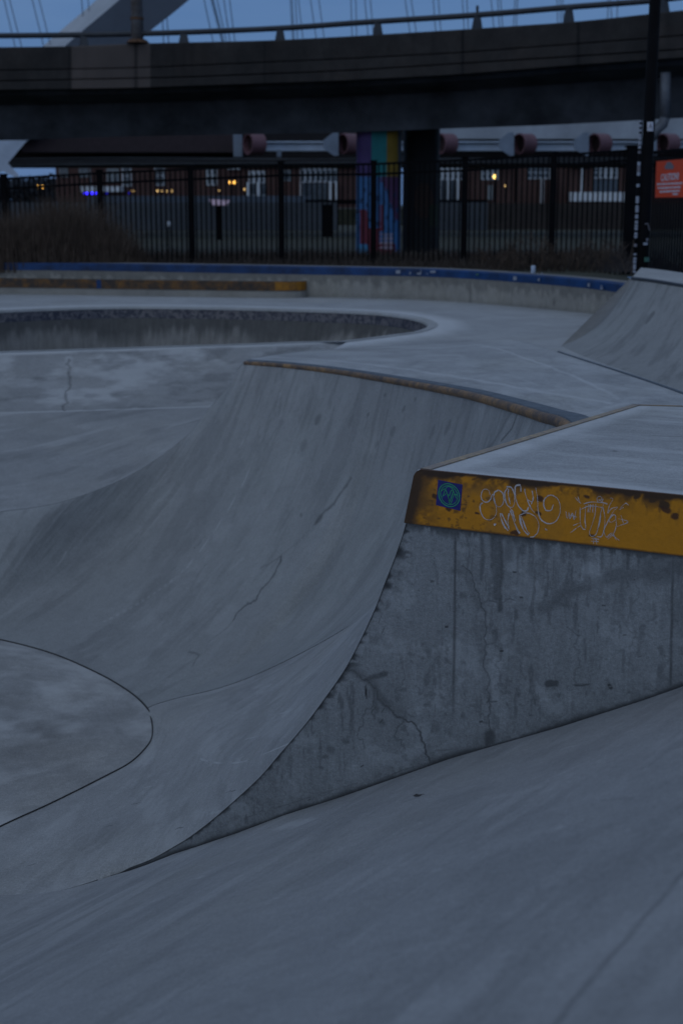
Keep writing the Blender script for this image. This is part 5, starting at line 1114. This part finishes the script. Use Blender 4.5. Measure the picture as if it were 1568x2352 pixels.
# white globe by the grass
gb_ = thing('globe_light', 'small unlit white globe on a short stem behind the dry grass', 'light', (xY(387, 40), 40, GZ))
b = MB(); rr = .075; ctr = aty(387, 514, 40); b.tube([ctr + [0, 0, -rr], ctr + [0, 0, -rr * .7], ctr, ctr + [0, 0, rr * .7], ctr + [0, 0, rr]], [.01, rr * .7, rr, rr * .7, .01], 14); b.build('globe', M['trim'], gb_, True)
b = MB(); b.tube([(ctr[0], 40, GZ), (ctr[0], 40, ctr[2] - rr)], .015, 6); b.build('stem', M['black'], gb_)

HYd = 125.
def house(px0, px1, pytop, label, bm, wins, extras=(), Y=HYd):
    t = thing('brick_house', label, 'house', (xY((px0 + px1) / 2, Y), Y, -.25))
    b = MB(); b.box(xY(px0, Y), xY(px1, Y), Y, Y + 9, -.3, zY(pytop, Y)); b.build('wall', bm, t)
    b = MB(); xa_, xb_ = xY(px0 - 3, Y), xY(px1 + 3, Y); z = zY(pytop, Y); b.add([(xa_, Y - .4, z), (xb_, Y - .4, z), (xb_, Y + 9.4, z), (xa_, Y + 9.4, z), (xa_ + 1, Y + 4.5, z + 1.6), (xb_ - 1, Y + 4.5, z + 1.6)], [(0, 1, 5, 4), (1, 2, 5), (2, 3, 4, 5), (3, 0, 4), (0, 3, 2, 1)]); b.build('roof', M['roof'], t)
    for w in wins:
        x0, x1, y0, y1 = w[:4]; b = MB(); b.box(xY(x0, Y), xY(x1, Y), Y - .10, Y - .003, zY(y1, Y), zY(y0, Y)); f = b.build('window', M['trim'] if len(w) < 5 else w[4], t)
        nx = max(1, int((x1 - x0) / 12)); b = MB(); g_ = 2.2
        for i in range(nx):
            a0 = x0 + (x1 - x0) * i / nx + g_; a1 = x0 + (x1 - x0) * (i + 1) / nx - g_
            ym = (y0 + y1) / 2
            for yy0, yy1 in ((y0 + g_ + 2, ym - .8), (ym + .8, y1 - g_)): b.box(xY(a0, Y), xY(a1, Y), Y - .13, Y - .103, zY(yy1, Y), zY(yy0, Y))
        b.build('pane', M['glass'], f)
    for nm, x0, x1, y0, y1, mat, dep in extras:
        b = MB(); b.box(xY(x0, Y), xY(x1, Y), Y - dep, Y - .14 if dep > .2 else Y, zY(y1, Y), zY(y0, Y)); b.build(nm, mat, t)
    return t
tr = M['trim']; M['mid'] = plain('grey_trim', (.22, .25, .26), .7, var=.2)
house(130, 345, 366, 'leftmost brick house with grey framed windows and a white porch roof', M['brick'], [(139, 158, 380, 406, M['mid']), (184, 204, 380, 406, M['mid']), (247, 275, 387, 420, M['mid']), (282, 303, 380, 427)], [('porch_roof', 193, 285, 428, 440, tr, 1.5), ('door', 215, 228, 440, 462, M['glass'], .15), ('gutter_pipe', 208, 210, 380, 440, M['mid'], .15)])
house(349, 552, 366, 'plain dark red brick house left of the mural pillar with narrow white windows', M['brick'], [(357, 380, 380, 425), (475, 499, 378, 425)], [('eave_board', 524, 552, 381, 388, tr, .4)])
house(556, 840, 366, 'brick house with white bay windows and porch columns just left of the mural pillar', M['brick'], [(572, 608, 392, 420), (690, 775, 386, 418), (650, 668, 390, 415, M['mid'])], [('eave_board', 556, 830, 379, 384, M['mid'], .4)] + [('porch_column', x, x + 5, 418, 458, tr, 1.) for x in (568, 592, 690, 756, 770)] + [('porch_opening', 574, 612, 421, 458, M['glass'], .12), ('porch_opening', 696, 754, 420, 458, M['glass'], .12)] + [('porch_base', 568, 612, 446, 452, M['mid'], .3)])
house(985, 1180, 366, 'brick house with a white bay right of the mural pillar', M['brick2'], [(1003, 1064, 384, 412), (1104, 1142, 384, 412)], [('eave_board', 1075, 1178, 379, 384, tr, .4)] + [('porch_column', x, x + 5, 412, 458, tr, 1.) for x in (1004, 1026, 1048)] + [('porch_opening', 1006, 1052, 413, 458, M['glass'], .12), ('door', 1120, 1130, 425, 458, M['mid'], .15)])
house(1184, 1300, 366, 'narrow orange brick house with a broad white window beside the lit lamp', M['brick2'], [(1208, 1270, 381, 410)], [('porch_column', 1240, 1244, 410, 470, tr, 1.), ('porch_column', 1266, 1270, 410, 470, tr, 1.)])
house(1304, 1580, 366, 'rightmost orange brick house with a white porch rail', M['brick2'], [(1283, 1283.1, 380, 381)][:0] + [(1360, 1415, 382, 409), (1440, 1452, 382, 440)], [('eave_board', 1306, 1350, 379, 385, tr, .4), ('porch_rail', 1306, 1435, 441, 462, tr, 1.2), ('porch_opening', 1360, 1416, 411, 440, M['glass'], .12), ('gutter_pipe', 1332, 1336, 378, 462, tr, .3)])
# trees far left and behind the houses
def fartree(px, pyt, Y, w, seed, label):
    r = random.Random(seed); t = thing('far_tree', label, 'tree', (xY(px, Y), Y, -.3), 'bare trees on the far left'); b = MB(); b.tube([(xY(px, Y), Y, -.3), (xY(px, Y), Y, zY(pyt + 20, Y))], [.25, .1], 6); b.build('trunk', M['twig'], t)
    b = MB(); zc = zY(pyt, Y); 
    for i in range(900):
        a = r.uniform(0, 6.28); rad = w * math.sqrt(r.random()); z = -.1 + (zc + .1) * (r.random() ** .7) * (1 - .35 * (rad / w) ** 2); c = np.array([xY(px, Y) + rad * math.cos(a), Y + rad * math.sin(a), z]); s2 = r.uniform(.12, .4)
        d1 = unit([r.gauss(0, 1), r.gauss(0, 1), r.gauss(0, 1)]) * s2; d2 = unit(np.cross(d1, [r.random(), r.random(), r.random()])) * s2 * .5; b.add([c - d1, c - d2, c + d1, c + d2], [(0, 1, 2, 3)])
    b.build('crown', M['tree'], t)
for i, (px, py) in enumerate([(-60, 396), (-15, 404), (30, 408), (62, 402), (95, 405), (120, 398), (-110, 400)]): fartree(px, py, 150 + i * 4, 3.2, i, ['rounded bare tree far left beside the brick houses'][0])

# ------------------------------------------------------------------ lamps
def lamp(px, py, Y, heads, mat, label, name='street_lamp', r=.16, group=None):
    t = thing(name, label, 'street lamp', (xY(px, Y), Y, -.3), group); b = MB(); zt3 = zY(py, Y); b.tube([(xY(px, Y), Y, -.3), (xY(px, Y), Y, zt3 - .1)], .05, 6); b.build('pole', M['black'], t)
    for dx in heads:
        c = np.array([xY(px + dx, Y), Y, zt3]); b = MB(); b.tube([c + [0, 0, -r], c + [0, 0, -r * .6], c, c + [0, 0, r * .6], c + [0, 0, r]], [r * .3, r * .8, r, r * .8, r * .2], 10); b.build('lamp_globe', mat, t, True)
        if dx: b = MB(); b.bar((xY(px, Y), Y, zt3 - .15), (c[0], Y, zt3 - .15), .04); b.build('arm', M['black'], t)
lamp(95, 428, 95, (-5, 5), M['lampwarm'], 'double headed lit amber lamp at the far left', r=.10)
lamp(535, 418, 95, (-5.2, 5.2), M['lampwarm'], 'double headed lit amber lamp before the middle brick houses', r=.10)
lamp(1135, 405, 95, (0,), M['lampyel'], 'single bright yellow lit lamp right of the mural pillar', r=.13)
lamp(1160, 426, 100, (0,), M['lampwarm2'], 'faint orange porch light beside the bright yellow lamp', r=.07)
small = [(300, 438), (309, 438), (362, 438), (372, 438), (382, 438), (394, 438), (503, 437), (562, 434)]
for i, (x, y) in enumerate(small):
    lamp(x, y, 110, (0,), M['lampwarm2'], ['tiny warm lamp first in the low row, right of the blue lights', 'tiny warm lamp second in the low row', 'tiny warm lamp third in the low row', 'tiny warm lamp fourth in the low row', 'tiny warm lamp fifth in the low row', 'tiny warm lamp last in the low row of six', 'tiny dim lamp above the information board', 'tiny dim lamp right of the amber double lamp'][i], 'garden_lamp', r=.05 if i in (1, 3, 6) else .075, group='small lamps along the terrace')
bl_ = thing('light_string', 'short string of blue lights below the white porch roof', 'lights', (xY(215, 100), 100, 0))
for x, st in ((194, 1), (199, 1), (207, 1), (212, 1), (222, 1), (235, 0), (245, 0), (297, 0)):
    c = aty(x, 443, 100.); r = .075; b = MB(); b.tube([c + [0, 0, -r], c + [0, 0, 0], c + [0, 0, r]], [r * .4, r, r * .4], 8); b.build('bulb', M['lampblue'] if st else M['lampblue2'], bl_)
b = MB(); b.tube([aty(192, 441, 100.), aty(300, 441, 100.)], .02, 6); b.build('wire', M['black'], bl_); b = MB(); b.tube([aty(192, 441, 100.), (xY(192, 100), 100, -.3)], .03, 6); b.tube([aty(300, 441, 100.), (xY(300, 100), 100, -.3)], .03, 6); b.build('support', M['black'], bl_)

# ================================================================== WORLD, SUN, CAMERA
w = bpy.data.worlds.new('World'); S.world = w; w.use_nodes = True; nt = w.node_tree; bg = nt.nodes['Background']
sky = nt.nodes.new('ShaderNodeTexSky'); sky.sky_type = 'NISHITA'; sky.sun_disc = False; EL, RO = math.radians(4), math.radians(215)
sky.sun_elevation = EL; sky.sun_rotation = RO; sky.altitude = 0; sky.air_density = 1.; sky.dust_density = .6; sky.ozone_density = 3.
tc = nt.nodes.new('ShaderNodeTexCoord').outputs['Generated']; cm = mapped(nt, tc, (1.2, 1.2, 9)); cl = rampf(nt, noise(nt, cm, 2.2, 5, .55, .5), .35, .75)
sx_ = nt.nodes.new('ShaderNodeSeparateXYZ'); nt.links.new(tc, sx_.inputs[0]); el_ = rampf(nt, sx_.outputs['Z'], .06, .9)
over = mixc(nt, el_, (.84, 1.9, 4.4), (2.95, 3.85, 5.5)); over = mixc(nt, cl, over, mixc(nt, 1., over, (1.35, 1.2, 1.08), 'MULTIPLY'))
nt.links.new(mixc(nt, .82, sky.outputs[0], over), bg.inputs['Color']); bg.inputs['Strength'].default_value = .085
sd_ = bpy.data.lights.new('sun', 'SUN'); sd_.energy = .34; sd_.angle = math.radians(80); sd_.color = (.86, .97, 1.); so = bpy.data.objects.new('sun', sd_); C.objects.link(so)
az = RO; dirv = Vector((math.sin(az) * math.cos(math.radians(30)), math.cos(az) * math.cos(math.radians(30)), math.sin(math.radians(30)))); so.rotation_euler = dirv.to_track_quat('Z', 'Y').to_euler(); so.location = (0, 0, 20)
cam = bpy.data.cameras.new('camera'); co = bpy.data.objects.new('camera', cam); C.objects.link(co); co.location = (0, 0, 0); co.rotation_euler = (math.pi / 2 - TH, 0, 0)
cam.sensor_fit = 'HORIZONTAL'; cam.sensor_width = 24; cam.lens = F / 1568 * 24; cam.clip_end = 5000; cam.clip_start = .05
cam.dof.use_dof = True; cam.dof.focus_distance = 5.9; cam.dof.aperture_fstop = 3.2; cam.dof.aperture_blades = 9
S.camera = co
S.view_settings.view_transform = 'Standard'; S.view_settings.look = 'None'; S.view_settings.exposure = .12; S.view_settings.gamma = 1
